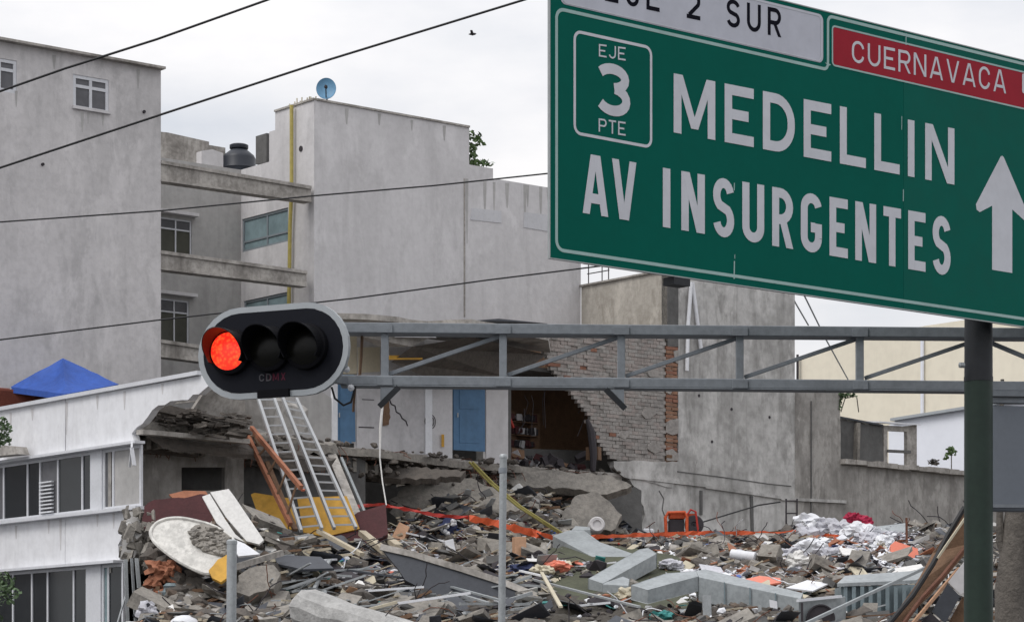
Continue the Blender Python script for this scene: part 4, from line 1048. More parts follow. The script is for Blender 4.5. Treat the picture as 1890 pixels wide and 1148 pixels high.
scatter('metal_debris', 70, 'wplas', stick(.3, 1.1, .06), (560,1010,1640,1130), label='white battens and pipes')

class TP:                                       # tilted plane through a point: photo pixel -> point on it
    def __init__(s, c, tilt, roll=0.0):
        s.c = Vector(c); t_, r_ = math.radians(tilt), math.radians(roll)
        s.n = Vector((math.sin(r_)*math.cos(t_), -math.sin(t_), math.cos(t_)*math.cos(r_))).normalized()
    def __call__(s, x, y, off=0.0):
        d = Vector(((x-945)/F, 1, (HOR-y)/F)); o = Vector((0,0,ZC)); k = (s.c + s.n*off - o).dot(s.n)/d.dot(s.n); return o + d*k
def plate(name, label, cat, px, tilt, th, m, c=None, lift=.1, roll=0, group=None, jg=0, depth=None, parent=None):
    cx = c or (sum(q[0] for q in px)/len(px), max(q[1] for q in px))
    base = P(cx[0], cx[1], depth) if depth else hit(*cx)
    tp = TP(base + UP*lift, tilt, roll)
    q = jag(px + [px[0]], jg, 9)[:-1] if jg else px
    o = build(name, MB().prism([tp(x, y) for x, y in q], -tp.n*th), m, parent)
    if not parent: tag(o, label, cat, group)
    o_tp = tp; plate.tp = tp; return o
def stickpx(name, label, cat, a, b, w_, h_, m, lift=.15, da=None, db=None, group=None):
    pa = P(a[0], a[1], da) if da else hit(*a)+UP*lift; pb = P(b[0], b[1], db) if db else hit(*b)+UP*lift
    return tag(build(name, MB().bar(pa, pb, w_, h_), m, bevel=.004), label, cat, group)

# --- broken slabs at the back, under the torn floor
plate('concrete_slab', 'long grey slab sagging under the torn floor, above the generator side of the heap', 'concrete slab', [(868,872),(1000,868),(1130,878),(1166,896),(1120,912),(1040,900),(930,895),(880,888)], 55, .3, 'broken', depth=78.5, jg=3)
plate('concrete_slab', 'big pale tilted slab with broken edge standing behind the white drum', 'concrete slab', [(1025,968),(1062,915),(1098,905),(1125,925),(1148,950),(1136,975),(1070,990)], 62, .35, 'broken', depth=77.5, jg=3)
plate('concrete_slab', 'dusty rubble covered slab sloping down below the blue doors', 'concrete slab', [(715,925),(745,900),(800,878),(870,882),(930,905),(960,940),(880,955),(780,948)], 50, .4, 'broken', depth=75.8, jg=4)
plate('concrete_slab', 'dark slab standing in for the wall shadow below the broken corner of the concrete wall', 'concrete slab', [(1118,912),(1172,898),(1184,905),(1186,985),(1142,990)], 78, .25, 'darkconc', depth=80.5, jg=1)  # dark plate added in place of the concrete wall's shadow
plate('concrete_slab', 'thin dark slab wedged under the floor, right of the ladders', 'concrete slab', [(640,850),(760,862),(860,868),(850,880),(740,884),(650,872)], 40, .2, 'broken2', depth=74.8, jg=3)
c = P(1101, 985, 76.6)
t = thing('washing_machine_drum', c, 'round pale drum with open centre lying in front of the tilted slab', 'drum')
build('drum_shell', MB().lathe(P(1101,969,76.8), Vector((.1,-1,.15)), [(.12,.1),(.13,.14),(.2,.15),(.24,.1),(.24,-.22),(.1,-.23)], 24), 'plaster2', t, smooth=True)
build('drum_hub', MB().lathe(P(1101,969,76.8), Vector((.1,-1,.15)), [(.115,.05),(.11,.09),(.001,.09)], 18), 'char', t, smooth=True)

# --- ladders leaning on the slab
def ladder(label, l0, l1, r0, r1, n, m, mr=None, da=66.0, db=70.6, w_=.075, d0=.03, extra=None):
    pa, pb, pc_, pd = P(*l0, db), P(*l1, da), P(*r0, db-.1), P(*r1, da-.1)
    t = thing('ladder', (pb+pd)/2, label, 'ladder', None)
    for a, b, nm in ((pa, pb, 0), (pc_, pd, 1)): build('rail', MB().bar(a, b, w_, w_*1.3), m, t, bevel=.006)
    for k in range(n):
        f = (k+.6)/n; build('rung', MB().bar(pa.lerp(pb, f), pc_.lerp(pd, f), .05, .045), mr or m, t)
    return t
ladder('bright aluminium ladder leaning on the rubble directly below the traffic signal, left of the pair', (474,728), (556,980), (503,728), (594,976), 15, 'alum')
ladder('second aluminium ladder, right of the brighter one, leaning behind the yellow boards', (520,730), (617,975), (547,736), (657,974), 16, 'alum', da=67.2, db=71.2)
ladder('reddish wooden ladder leaning left of the aluminium ladders', (448,786), (536,968), (464,790), (556,900), 5, 'woodr', 'woodd', da=66.6, db=69.5, w_=.1)
stickpx('timber_prop', 'tall brown timber prop leaning between the wooden ladder and the bright aluminium ladder', 'timber', (470,800), (545,978), .13, .08, 'woodd', da=70, db=66.8)
stickpx('metal_prop', 'thin pale blue metal prop leaning right of the ladders', 'metal bar', (630,845), (674,948), .07, .07, 'duct', da=72, db=69.5)
stickpx('timber_board', 'dull brown board leaning right of the second aluminium ladder', 'board', (612,838), (662,960), .26, .04, 'beam', da=72.2, db=69)
stickpx('red_plank', 'salmon red plank crossing behind the bright ladder', 'plank', (466,790), (560,905), .1, .06, 'salmon', da=69.7, db=68.2)
plate('yellow_board', 'ochre yellow board leaning left of the ladders', 'board', [(463,912),(470,909),(540,920),(548,975),(488,982)], 65, .05, 'yellow', depth=68.2)
plate('yellow_board', 'ochre yellow board standing right behind the feet of both ladders', 'board', [(548,918),(640,915),(664,975),(600,990),(560,982)], 65, .05, 'yellow', depth=68.6)
plate('cabinet_board', 'dark red brown cabinet side lying right of the ladder feet', 'panel', [(660,945),(712,930),(716,985),(690,1000),(600,1010),(610,985)], 50, .12, 'maroon', depth=68.4)
# --- left foreground
plate('maroon_curtain', 'dark maroon fabric sheet draped above the white disc', 'fabric', [(266,935),(284,922),(330,918),(380,912),(392,935),(412,968),(420,985),(300,985),(276,990),(262,965)], 62, .08, 'maroon', depth=64.2, jg=2)
plate('wood_scrap', 'orange brown broken boards on top of the maroon fabric', 'wood scrap', [(312,912),(340,905),(380,906),(384,913),(350,919),(320,920)], 50, .06, 'woodr', depth=65.6)
dp = [(278,984),(282,972),(292,963),(310,957),(335,956),(362,961),(388,968),(412,980),(430,995),(432,1015),(420,1035),(405,1050),(382,1058),(352,1047),(322,1030),(298,1012),(284,998)]
def smooth(pts, k=4):
    o = []; n = len(pts)
    for i in range(n):
        p0, p1_, p2_, p3_ = (Vector(pts[(i+j) % n]) for j in (-1, 0, 1, 2))
        for s_ in range(k):
            t_ = s_/k; q_ = .5*((2*p1_) + (p2_-p0)*t_ + (2*p0-5*p1_+4*p2_-p3_)*t_*t_ + (3*p1_-p0-3*p2_+p3_)*t_**3); o.append((q_.x, q_.y))
    return o
dp = smooth(dp)
plate('round_table_top', 'large round white disc with rough grey centre tilted on the rubble at the left', 'disc', dp, 50, .09, 'dirtydisc', depth=61.2, lift=0)
disc = bpy.context.scene.objects[plate.__name__] if False else None
tp = plate.tp
pts = [(392+44*math.cos(k/16*6.283)*R.uniform(.9,1.05), 996+27*math.sin(k/16*6.283)*R.uniform(.9,1.05)+.25*44*math.cos(k/16*6.283)) for k in range(16)]
ob = [o for o in bpy.data.objects if o.name.startswith('round_table_top')][0]
build('rough_patch', MB().prism([tp(x, y, .03) for x, y in pts], -tp.n*.035), 'broken', ob)
mb = MB(); rp3 = [tp(x, y, .01) for x, y in dp]; mb.tube(rp3 + rp3[:2], .045, 6); build('rim', mb, 'dirtydisc', ob, smooth=True)
mb = MB()
for k in range(90):
    a_ = R.uniform(0, 6.283); q_ = R.random()**.5
    mb.rock(tp(392+40*q_*math.cos(a_), 996+(25*math.sin(a_)+10*math.cos(a_))*q_, .035), R.uniform(.04,.13), R, .7)
build('rough_crust', mb, 'broken', ob, kind='stuff')
plate('white_slab', 'long white slab leaning diagonally left of the yellow boards', 'slab', [(388,908),(422,902),(432,915),(487,996),(478,1004),(455,998),(418,955)], 62, .08, 'marble', depth=62.6)
plate('white_slab', 'narrow cracked white slab strip left of the long white slab', 'slab', [(373,916),(387,911),(415,957),(434,985),(452,1000),(428,990),(400,965)], 62, .07, 'marble', depth=62.5)
plate('white_slab', 'pale triangular slab piece between the disc and the grey post', 'slab', [(428,993),(452,1003),(480,1022),(440,1026),(432,1012)], 55, .07, 'wplas', depth=61.6)
plate('yellow_scrap', 'crumpled yellow sack at the lower rim of the white disc', 'sack', [(385,1052),(402,1032),(420,1022),(424,1062),(408,1074),(392,1066)], 60, .1, 'yellow', depth=60.6, jg=2)
stickpx('timber_beam', 'long rough timber lying from the grey post up to the dark panel', 'timber', (395,1058), (520,1020), .16, .14, 'beam', da=61.2, db=62.6)
plate('slate_sheet', 'flat slate grey panel lying on the heap below the yellow boards', 'panel', [(508,1030),(530,1024),(592,1027),(616,1048),(560,1050),(512,1040)], 22, .06, 'metald', lift=.35)
plate('rubber_sheet', 'black rubber like sheet bulging over the concrete, right of the slate grey panel', 'panel', [(590,1032),(640,1050),(672,1066),(640,1072),(596,1060),(560,1052)], 22, .08, 'char', lift=.25)
def concblock(label, px, dep_, th, m='patch', tilt=35): return plate('concrete_block', label, 'concrete block', px, tilt, th, m, depth=dep_, lift=.1, jg=2.5)
mb = MB()
ca, cb_ = P(548,1116,58.6), P(790,1198,57.2)
prof_ = [.30,.43,.46,.465,.46,.47,.455,.46]
mb.tube([ca.lerp(cb_, f) for f in (0,.03,.08,.25,.4,.6,.8,1)], prof_, 11)
mb.v = [tuple(Vector(v)+Vector((R.uniform(-.05,.05), R.uniform(-.05,.05), R.uniform(-.05,.05)))) for v in mb.v]
fc_ = tag(build('concrete_column', mb, 'dustycol'), 'large pale fallen concrete column lying along the bottom edge left of centre', 'column')
build('joint_band', MB().tube([ca.lerp(cb_, .165), ca.lerp(cb_, .172)], .45, 11), 'darkconc', fc_)
concblock('rounded grey concrete lump right of the short grey post', [(440,1062),(470,1045),(505,1042),(518,1060),(505,1085),(460,1100),(436,1092)], 61.0, .5, 'broken', 60)
concblock('dark broken concrete mass between the white disc and the grey post', [(300,1062),(345,1060),(395,1078),(420,1090),(420,1128),(360,1135),(310,1110)], 61.4, .5, 'broken2', 60)
mb = MB()
for k in range(60):
    x, y = R.uniform(228,285), R.uniform(938,1036); mb.chunk(P(x, y, 64.5+R.uniform(-.8,.8)), R.uniform(.05,.25), R.uniform(.05,.2), R.uniform(.05,.35), R, .5, .3)
build('torn_wall_pieces', mb, 'broken', kind='stuff')
mb = MB()
for k in range(420):
    x, y = R.uniform(232,425), R.uniform(985,1148)
    if y < 1000+(x-250)*.75-25 or x < 282-(y-1000)*.05: continue
    mb.rock(P(x, y, 62.6+R.uniform(-.8,.8)), R.uniform(.06,.3), R, .9)
build('concrete_rubble', mb, 'broken2', kind='stuff')
for i, (a, b, ww, l) in enumerate((((232,1032),(236,1160),.09,'leftmost of the bent grey strips hanging from the torn end of the white building'),((243,1030),(251,1160),.07,'second bent grey strip hanging from the torn end of the white building'),((236,1085),(214,1160),.06,'grey strip slanting down left from the hanging strips'),((252,1030),(257,1085),.1,'shortest hanging grey strip, furthest right at the torn end of the white building'))):
    stickpx('metal_strip', l, 'metal strip', a, b, ww, .03, 'galv', da=63.6, db=63.4, group='hanging metal strips')
plate('grey_sheet', 'grey torn plaster sheet folded over the end of the white building', 'sheet', [(236,945),(262,940),(275,960),(262,1010),(240,1035),(222,1030),(226,1000)], 70, .06, 'plaster3', depth=64.4, jg=2)
plate('pink_tile_piece', 'pinkish white tiled fragment stuck in the torn end of the white building', 'tile fragment', [(232,965),(240,962),(262,985),(252,994)], 60, .06, 'marble', depth=63.9)
mb = MB()
for x, y, r in ((292,1048,.3),(305,1062,.26),(318,1048,.22),(285,1075,.22),(296,1092,.2)): mb.blob(P(x,y,61.8), r*.9, R, (1,1,.9), .5)
tag(build('brown_cloth', mb, 'woodr', smooth=True), 'bundle of brown and rust cloth below the left rim of the white disc', 'cloth')
mb = MB().lathe(P(316,1124,61.6), UP, [(.12,0),(.2,.1),(.2,.35),(.22,.4),(.17,.5),(.2,.55),(.12,.62)], 16)
tag(build('plastic_jug', mb, 'ductd', smooth=True), 'pale blue grey plastic jug near the bottom left, above the white helmet', 'jug')
c = P(341, 1152, 58.5)
t = thing('hard_hat', c, 'white hard hat dome at the bottom edge below the white disc', 'hard hat')
prof = [(.36,0),(.355,.12),(.31,.24),(.2,.33),(.08,.36),(.001,.365)]
build('shell', MB().lathe(c-UP*.15, UP, prof, 28), 'wplas', t, smooth=True)
build('brim', MB().lathe(c-UP*.15, UP, [(.3,-.02),(.42,-.03),(.43,.0),(.35,.03)], 28), 'wplas', t, smooth=True)
c = P(240, 1168, 58.5)
t = thing('hard_hat', c, 'white hard hat top just showing at the bottom edge beneath the hanging strips', 'hard hat')
build('shell', MB().lathe(c-UP*.1, UP, prof, 28), 'wplas', t, smooth=True)
build('brim', MB().lathe(c-UP*.1, UP, [(.3,-.02),(.42,-.03),(.43,.0),(.35,.03)], 28), 'wplas', t, smooth=True)
mb = MB()
for x, y, r in ((272,1122,.17),(262,1134,.13),(283,1128,.12)): mb.blob(P(x,y,59.8), r*1.1, R, (1,1,.9), .4)
tag(build('white_sack', mb, 'wbag', smooth=True), 'small crumpled white sack left of the white hard hat', 'sack')
# --- centre foreground
stickpx('timber_batten', 'pale timber batten pointing down right, left of the pair of short thick timbers', 'timber', (588,1016), (668,1060), .15, .1, 'wood', lift=.5)
stickpx('timber_block', 'left one of two short thick pale timbers lying side by side', 'timber', (668,1022), (712,1058), .2, .14, 'wood', lift=.55)
stickpx('timber_block', 'right one of two short thick pale timbers lying side by side', 'timber', (684,1008), (736,1052), .2, .14, 'wood', lift=.6)
dk = [(704,1012),(750,1022),(925,1074),(985,1098),(1030,1148),(1040,1185),(905,1160),(845,1112),(790,1092),(748,1070),(735,1050)]
plate('dark_wall_panel', 'large dark toppled panel with a pale top edge lying across the heap behind the tall galvanised post', 'panel', dk, 72, .12, 'metald', depth=63.5, lift=0)
tp = plate.tp; ob = [o for o in bpy.data.objects if o.name.startswith('dark_wall_panel')][0]
mb = MB()
for a, b in zip([(702,1009),(760,1022),(850,1049),(925,1073)], [(760,1022),(850,1049),(925,1073),(990,1099)]): mb.bar(tp(*a, .03), tp(*b, .03), .16, .05, tp.n)
build('pale_edge', mb, 'beam', ob)
plate('grey_fragment', 'mid grey angular concrete fragment leaning at the bottom right end of the dark toppled panel', 'concrete block', [(958,1128),(985,1112),(1002,1128),(1008,1165),(950,1165)], 60, .4, 'broken', depth=60, jg=2)
stickpx('white_batten', 'long bright white batten angled up right in front of the dark toppled panel', 'batten', (728,1114), (868,1094), .09, .06, 'wplas', da=60.3, db=60.6)
stickpx('white_batten', 'greyish batten continuing the bright white one down to the left', 'batten', (682,1124), (732,1111), .1, .07, 'cream', da=60, db=60.3)
stickpx('white_batten', 'white batten lying nearly level above the fallen concrete beam', 'batten', (680,1090), (782,1083), .09, .05, 'wplas', da=61, db=61.3)
for (a, b, m, l) in (((500,1085),(700,1075),'galv','long grey strip lying across the heap above the fallen column'),((640,1078),(800,1100),'metald','dark strip crossing under the level white batten'),((830,1108),(925,1135),'duct','pale grey bar sloping down to the foot of the tall galvanised post'),((840,1120),(900,1140),'galv','short pale bar below the sloping pale grey bar'),((985,1095),(1180,1148),'galv','long thin grey bar sloping down right at the bottom centre'),((1000,1082),(1035,1148),'cream','thin cream pipe curving down right of the tall galvanised post'),((545,1064),(620,1058),'wplas','short white bar left above the fallen concrete beam'),((960,1078),(1012,1090),'wplas','white strip right of the tall galvanised post'),((868,1002),(945,1008),'cream','cream shelf board lying left of the tall galvanised post'),((750,1006),(822,1022),'wplas','white bent pipe lying left of the small white box')):
    stickpx('debris_bar', l, 'bar', a, b, .09, .05, m, lift=.35)
def cbox(name, label, cat, x, y, sx_, sy_, sz_, m, tilt=.2, yaw=.3, lift=.15, parent=None):
    p = hit(x, y); return tag(build(name, MB().chunk(p+UP*(sz_*.35+lift), sx_, sy_, sz_, R, tilt, .06, yaw), m, bevel=.01), label, cat)
plate('cardboard_box', 'open tan cardboard box tilted among the debris right of the ladders', 'box', [(718,1000),(737,963),(756,972),(742,1003)], 55, .3, 'card', lift=.25)
cbox('white_box', 'small bright white box lying left of the tall galvanised post', 'box', 829, 1026, .26, .25, .36, 'wplas')
cbox('brown_cabinet', 'upright tan brown cabinet right of the tall galvanised post', 'cabinet', 958, 1044, .32, .3, .75, 'card', .05)
p = hit(826, 992)
tag(build('checked_bag', MB().blob(p+UP*.25, .27, R, (1,.8,1.1), .3), 'navy', smooth=True), 'navy bag with white marks standing above the small white box', 'bag')
mb = MB()
for k in range(6): mb.rock(p+UP*(.1+.07*k)+Vector((R.uniform(-.18,.18), -.3, 0)), .09, R, 1)
ob = [o for o in bpy.data.objects if o.name.startswith('checked_bag')][0]; build('white_marks', mb, 'wplas', ob)
for x, y, r, m, l, nm, ct in ((1028,1060,.3,'salmon','bright salmon plastic tub on the dark roof sheet right of centre','plastic_tub','tub'),(1003,1066,.26,'cream','cream cloth left of the salmon tub','cream_cloth','cloth'),(968,1068,.3,'navy','dark blue cloth left of the cream cloth','blue_cloth','cloth'),(1158,1112,.3,'cream','pale yellow paper bag below the second duct elbow','paper_bag','bag'),(1222,1150,.24,'teal','bright teal piece at the bottom edge','teal_bucket','bucket'),(640,985,.16,'blup','bright blue bag at the feet of the ladders','blue_bag','bag'),(520,975,.25,'char','black round bag below the left yellow board','black_bag','bag'),(870,985,.2,'wbag','white crumpled bag behind the small white box','white_bag','bag'),(940,985,.2,'maroon','maroon bundle beneath the orange netting','maroon_bundle','bundle'),(1240,1057,.3,'wbag','white crumpled sheet on the third duct','white_sheet','sheet'),(990,1040,.26,'char','black bag right of the tan cabinet','black_bag','bag')):
    p = hit(x, y); mb = MB()
    for k in range(3): mb.blob(p+Vector((R.uniform(-.5,.5)*r, R.uniform(-.2,.2)*r, r*.4+.1)), r*R.uniform(.5,.75), R, (1.25,1,.7), .45)
    tag(build(nm, mb, m, smooth=True), l, ct)
# --- mossy roof sheet and duct work
plate('roof_membrane', 'dark mossy roof membrane lying under the grey ducts', 'roofing', [(985,1052),(1020,1010),(1110,1005),(1230,1022),(1330,1060),(1440,1100),(1450,1175),(1010,1175),(975,1100)], 15, .1, mat('mossy_membrane', (.075,.08,.05), var=.6, scale=1.5, fine=8, bump=.6), lift=.2, c=(1120,1085), jg=3)
def duct(label, segs, m='duct', th=.5, tilt=20, c=None, lift=.75):
    cx = c or segs[0][0]; tp = TP(hit(*cx)+UP*lift, tilt)
    t = thing('air_duct', tp(*cx), label, 'air duct')
    for i, sg in enumerate(segs):
        q = [tp(x, y) for x, y in sg]; th_ = th[i] if isinstance(th, list) else th; build('duct_section', MB().prism(q, Vector((0,.02,-th_)) - UP*i*.002), m, t, bevel=.012)
        a, b = q[0], q[1]
    for i, sg in enumerate(segs[:-1]):
        pass
    return t, tp
D1, tpd = duct('upper left grey duct, an elbow lying below the white drum', [[(1020,988),(1050,978),(1078,978),(1108,1000),(1182,1026),(1175,1040),(1118,1040)],[(1055,977),(1062,970),(1088,972),(1090,977)]], c=(1118,1042), th=.34, tilt=20, lift=.55)
D2, _ = duct('second grey duct, slanting up right in the middle of the roof sheet', [[(1086,1068),(1112,1076),(1122,1071),(1212,1022),(1196,1011),(1180,1014)],[(1112,1077),(1118,1074),(1150,1063),(1162,1068),(1160,1080)]], c=(1112,1078), th=.36, tilt=22, lift=.6)
D3, _ = duct('third grey duct, long run bending right along the bottom', [[(1165,1080),(1195,1088),(1289,1064),(1284,1054),(1230,1058)],[(1289.6,1064),(1284.6,1053),(1302,1050),(1482,1094),(1478,1104)]], c=(1195,1090), th=[.34,.6], tilt=22, lift=1.7)
for f in (.25,.5,.75): build('duct_seam', MB().bar(_(1290+188*f, 1064+40*f, .01)+Vector((0,-.02,0)), _(1290+188*f, 1064+40*f, .01)+Vector((0,-.02,-.6)), .03, .03), 'ductd', D3)
build('stand', MB().bar(P(1304,1098,61.5), P(1306,1175,61.5), .2), 'galv', D3)
build('stand', MB().bar(P(1402,1116,61.5), P(1403,1175,61.5), .08), 'galv', D3)
build('label_plate', MB().prism([P(1420,1106,60.6), P(1434,1109,60.6), P(1435,1123,60.6), P(1421,1120,60.6)], Vector((0,-.02,0))), 'wplas', D3)
c = P(1515, 1175, 59.4)
t = thing('air_conditioner', c, 'grey air conditioning unit with a round fan at the bottom right, under the thin rail', 'air conditioner')
build('casing', MB().prism([P(1474,1108,59.2), P(1560,1100,60.0), P(1562,1180,60.0), P(1474,1185,59.2)], Vector((.1,.7,0))), 'duct', t, bevel=.02)
build('top_edge', MB().bar(P(1472,1108,59.1), P(1552,1100,59.8), .08, .06), 'wplas', t)
fx = P(1514,1142,59.35); fn_ = Vector((.2,-1,0))
build('fan_grille', MB().lathe(fx, fn_, [(.2,0),(.34,.02),(.34,.06),(.31,.06),(.29,.03),(.05,.03),(.001,.04)], 28), 'char', t, smooth=True)
build('side_slot', MB().bar(P(1480,1112,59.12), P(1481,1170,59.12), .07, .05), 'char', t)
t = thing('corrugated_tank', P(1625,1180,61.2), 'large ribbed dark grey metal box with pale rim behind the thin rail', 'metal box')
tpp = TP(P(1600,1078,61.2), 20)
build('lid', MB().prism([tpp(1545,1076), tpp(1690,1070), tpp(1712,1058), tpp(1700,1052), tpp(1560,1062)], -UP*.08), 'duct', t)
build('tank_side', MB().prism([P(1552,1082,61.5), P(1694,1078,61.5), P(1694,1190,61.5), P(1552,1190,61.5)], Vector((0,1.2,0))), 'ductd', t)
for k in range(9): build('rib', MB().bar(P(1560+k*15.5,1082,61.4), P(1560+k*15.5,1190,61.4), .09, .1), 'ductd', t)
stickpx('thin_rail', 'thin pale metal rail slanting up right across the air conditioner and ribbed box', 'rail', (1470,1158), (1706,1048), .07, .07, 'duct', da=57.5, db=61.0)
plate('flat_white_board', 'long whitish board lying along the top of the ribbed box', 'board', [(1556,1066),(1640,1050),(1700,1040),(1706,1048),(1640,1062),(1570,1072)], 22, .06, 'marble', lift=.35)
plate('salmon_board', 'flat salmon pink board lying on the heap above the third duct', 'board', [(1368,1070),(1402,1062),(1440,1066),(1442,1074),(1405,1080)], 20, .05, 'salmon', lift=.3)
plate('orange_crate', 'orange plastic crate side with white cloth on it near the right end of the heap', 'crate', [(1643,1006),(1652,998),(1694,1012),(1696,1030),(1672,1030),(1645,1020)], 65, .3, 'salmon', lift=.3)
stickpx('red_post', 'thin rusty red post standing in front of the orange crate', 'post', (1673,955), (1674,1032), .06, .06, 'metalr', da=74, db=74)
p = P(1345,1020,71.5)
tag(build('white_roll', MB().tube([P(1350,1022,71.5), P(1394,1028,71.2)], .14, 14), 'wplas', smooth=True), 'white plastic roll lying on dark debris above the salmon board', 'roll')
# sacks and bundles at the right
bags = [(1492,968,.3,'wplas','topmost white bag at the left end of the bag pile'),(1490,990,.34,'wbag','lilac white bag directly under the topmost white bag'),(1512,978,.4,'wbag','big white bag in the upper middle of the bag pile'),(1532,984,.32,'cream','beige bag in the upper middle of the bag pile'),(1555,982,.34,'wbag','white bag under the crimson bundles'),(1585,985,.32,'wplas','pale bag right below the crimson bundles'),(1600,998,.28,'wbag','whitish bag right of the middle of the bag pile'),(1630,1004,.26,'wplas','small white bag beside the orange crate'),(1495,1015,.34,'wplas','bright white bag at the left end, second from the bottom'),(1475,1040,.3,'marble','grey white bag among the wreckage at the lower left of the bag pile'),(1525,1030,.3,'wbag','white bag in the centre of the pile above the boards'),(1450,1030,.32,'wbag','grey white sack at the far left, above the salmon board')]
for x, y, r, m, l in bags:
    p = hit(x, y+8); mb = MB()
    for k in range(4): mb.blob(p+Vector((R.uniform(-.6,.6)*r, R.uniform(-.2,.2)*r, r*R.uniform(.2,.9))), r*R.uniform(.7,1.0), R, (1.2,1,.8), .5)
    tag(build('white_bag', mb, m, smooth=True), l, 'bag', 'bags piled at the right of the heap')
for x, y, l in ((1574,955,'upper left of two crimson bundles on top of the bag pile'),(1592,962,'lower right of two crimson bundles on top of the bag pile')):
    p = P(x, y-3, 77.6); mb = MB()
    for k in range(3): mb.blob(p+Vector((R.uniform(-.12,.12), R.uniform(-.1,.1), R.uniform(-.1,.02))), .16, R, (1.2,1,.8), .5)
    tag(build('crimson_bundle', mb, 'pink'), l, 'bundle', 'crimson bundles on the bag pile')
mb = MB()
for k in range(14): mb.rock(P(R.uniform(1545,1605), R.uniform(972,990), 79.2), R.uniform(.15,.35), R, .8)
build('dark_rags', mb, 'char', kind='stuff')
for (px, m, l) in (([(1548,1010),(1575,1012),(1600,1024),(1585,1030),(1555,1022)],'marble','flat pale board on the right half of the bag pile'),([(1578,1030),(1610,1026),(1622,1032),(1598,1038)],'wplas','small bright white board right of the bag pile centre'),([(1560,1040),(1590,1045),(1605,1062),(1585,1066)],'cream','cream board standing at an angle in the lower right of the bag pile'),([(1450,1084),(1490,1070),(1530,1076),(1500,1090)],'wplas','white sheet at the left end of the ribbed box'),([(1290,1040),(1330,1046),(1340,1062),(1300,1062)],'wbag','white cloth lying on the bend of the third duct'),([(1345,1075),(1385,1086),(1392,1092),(1350,1084)],'wplas','narrow white strip on the edge of the third duct'),([(1395,1090),(1450,1088),(1490,1098),(1430,1104)],'cream','cream sheet at the right end of the third duct')):
    plate('loose_board', l, 'board', px, 25, .04, m, lift=.3)
for n_, m_, reg_ in ((60,'broken2',(1010,1040,1480,1148)),(50,'char',(1010,1040,1480,1148)),(40,'wplas',(1010,1050,1480,1148)),(25,'woodr',(1010,1050,1480,1148)),(160,'broken2',(1290,1105,1480,1150))):
    scatter('small_debris', n_, m_, rk(.05,.18), reg_, label='small debris on the mossy roof sheet')
for n_, m_, f_ in ((260,'wplas',sheetlet(.05,.2)),(160,'card',sheetlet(.06,.2)),(140,'woodr',sheetlet(.06,.25)),(120,'wbag',rag(.05,.13)),(60,'maroon',rag(.06,.16)),(60,'navy',rag(.05,.15)),(90,'cream',stick(.2,.8,.05)),(90,'wood',stick(.2,.9,.05))):
    scatter('household_debris', n_, m_, f_, (690,958,1010,1070), label='household clutter spread between the ladders and the ducts')
for n_, m_, f_ in ((420,'wplas',sheetlet(.05,.24)),(200,'wbag',rag(.06,.18)),(90,'woodr',sheetlet(.06,.25)),(60,'navy',rag(.05,.13)),(90,'char',sheetlet(.06,.25)),(60,'fred',rag(.04,.1)),(110,'cream',sheetlet(.05,.24)),(120,'galv',stick(.3,1.0,.05))):
    scatter('household_debris', n_, m_, f_, (1455,960,1710,1080), label='bags, papers and belongings on the right half of the heap')
# generator
c = hit(1258, 992); c = P(1258, 992, c.y); d = c.y
t = thing('generator', c, 'orange framed portable generator standing on the heap against the concrete wall', 'generator')
def q(x, y, o=0): return P(x, y, d+o)
fr = MB()
for o in (0, .6):
    fr.tube([q(1230,990,o), q(1228,955,o), q(1233,946,o), q(1264,945,o), q(1268,955,o), q(1268,990,o)], .05, 8)
    fr.bar(q(1228,991,o), q(1292,992,o), .06)
for x, y in ((1233,946),(1264,945),(1230,990),(1268,990)): fr.bar(q(x,y), q(x,y,.6), .06)
build('frame', fr, 'orange', t)
build('engine', MB().chunk(q(1248,972,.3), .48, .4, .42, R, .0, .05, 0), 'char', t, bevel=.03)
build('fuel_tank', MB().chunk(q(1249,952,.3), .5, .4, .2, R, .0, .03, 0), 'orange', t, bevel=.03)
build('side_cover', MB().chunk(q(1276,960,.2), .2, .3, .4, R, 0, .04, 0), 'orange', t)
build('wheel', MB().lathe(q(1281,968,.05), Vector((0,-1,0)), [(.08,-.06),(.27,-.06),(.3,0),(.27,.06),(.1,.06),(.08,.03),(.001,.03)], 24), 'char', t, smooth=True)
build('handle', MB().tube([q(1268,950), q(1275,940), q(1284,944), q(1290,990)], .035, 7), 'fred', t)
tag(build('white_jerrycan', MB().chunk(q(1196,986), .34, .2, .36, R, .03, .05, .1), 'wplas', bevel=.04), 'white plastic jerrycan standing left of the generator', 'jerrycan')
tag(build('dark_toolbox', MB().chunk(q(1218,989,.1), .34, .2, .22, R, .03, .05, 0), 'metalr', bevel=.02), 'dark toolbox between the white jerrycan and the generator', 'toolbox')
# steel rack against the wall
t = thing('steel_rack', P(1461,972,84), 'small dark steel ladder rack standing against the concrete wall', 'rack')
for x in (1451, 1471): build('upright', MB().bar(P(x,975,84), P(x,920,84), .05), 'char', t)
for y in (924, 947, 970): build('rung', MB().bar(P(1451,y,84), P(1471,y,84), .04), 'char', t)
tag(build('thin_cable', MB().tube([P(1280,968,80), P(1340,950,82), P(1400,932,83.4), P(1440,926,84)], .025, 5), 'black'), 'dark cable running up from the generator along the concrete wall', 'cable')
plate('tin_sheet', 'flat pale sheet lying in front of the wall right of the crimson bundles', 'sheet', [(1610,972),(1670,965),(1700,972),(1690,980),(1620,984)], 22, .05, 'duct', lift=.2)
tag(build('red_netting_roll', MB().bar(P(1690,985,80), P(1756,986,82), .2, .16), 'orange'), 'bright orange red roll lying at the right end of the heap near the green pole', 'netting')

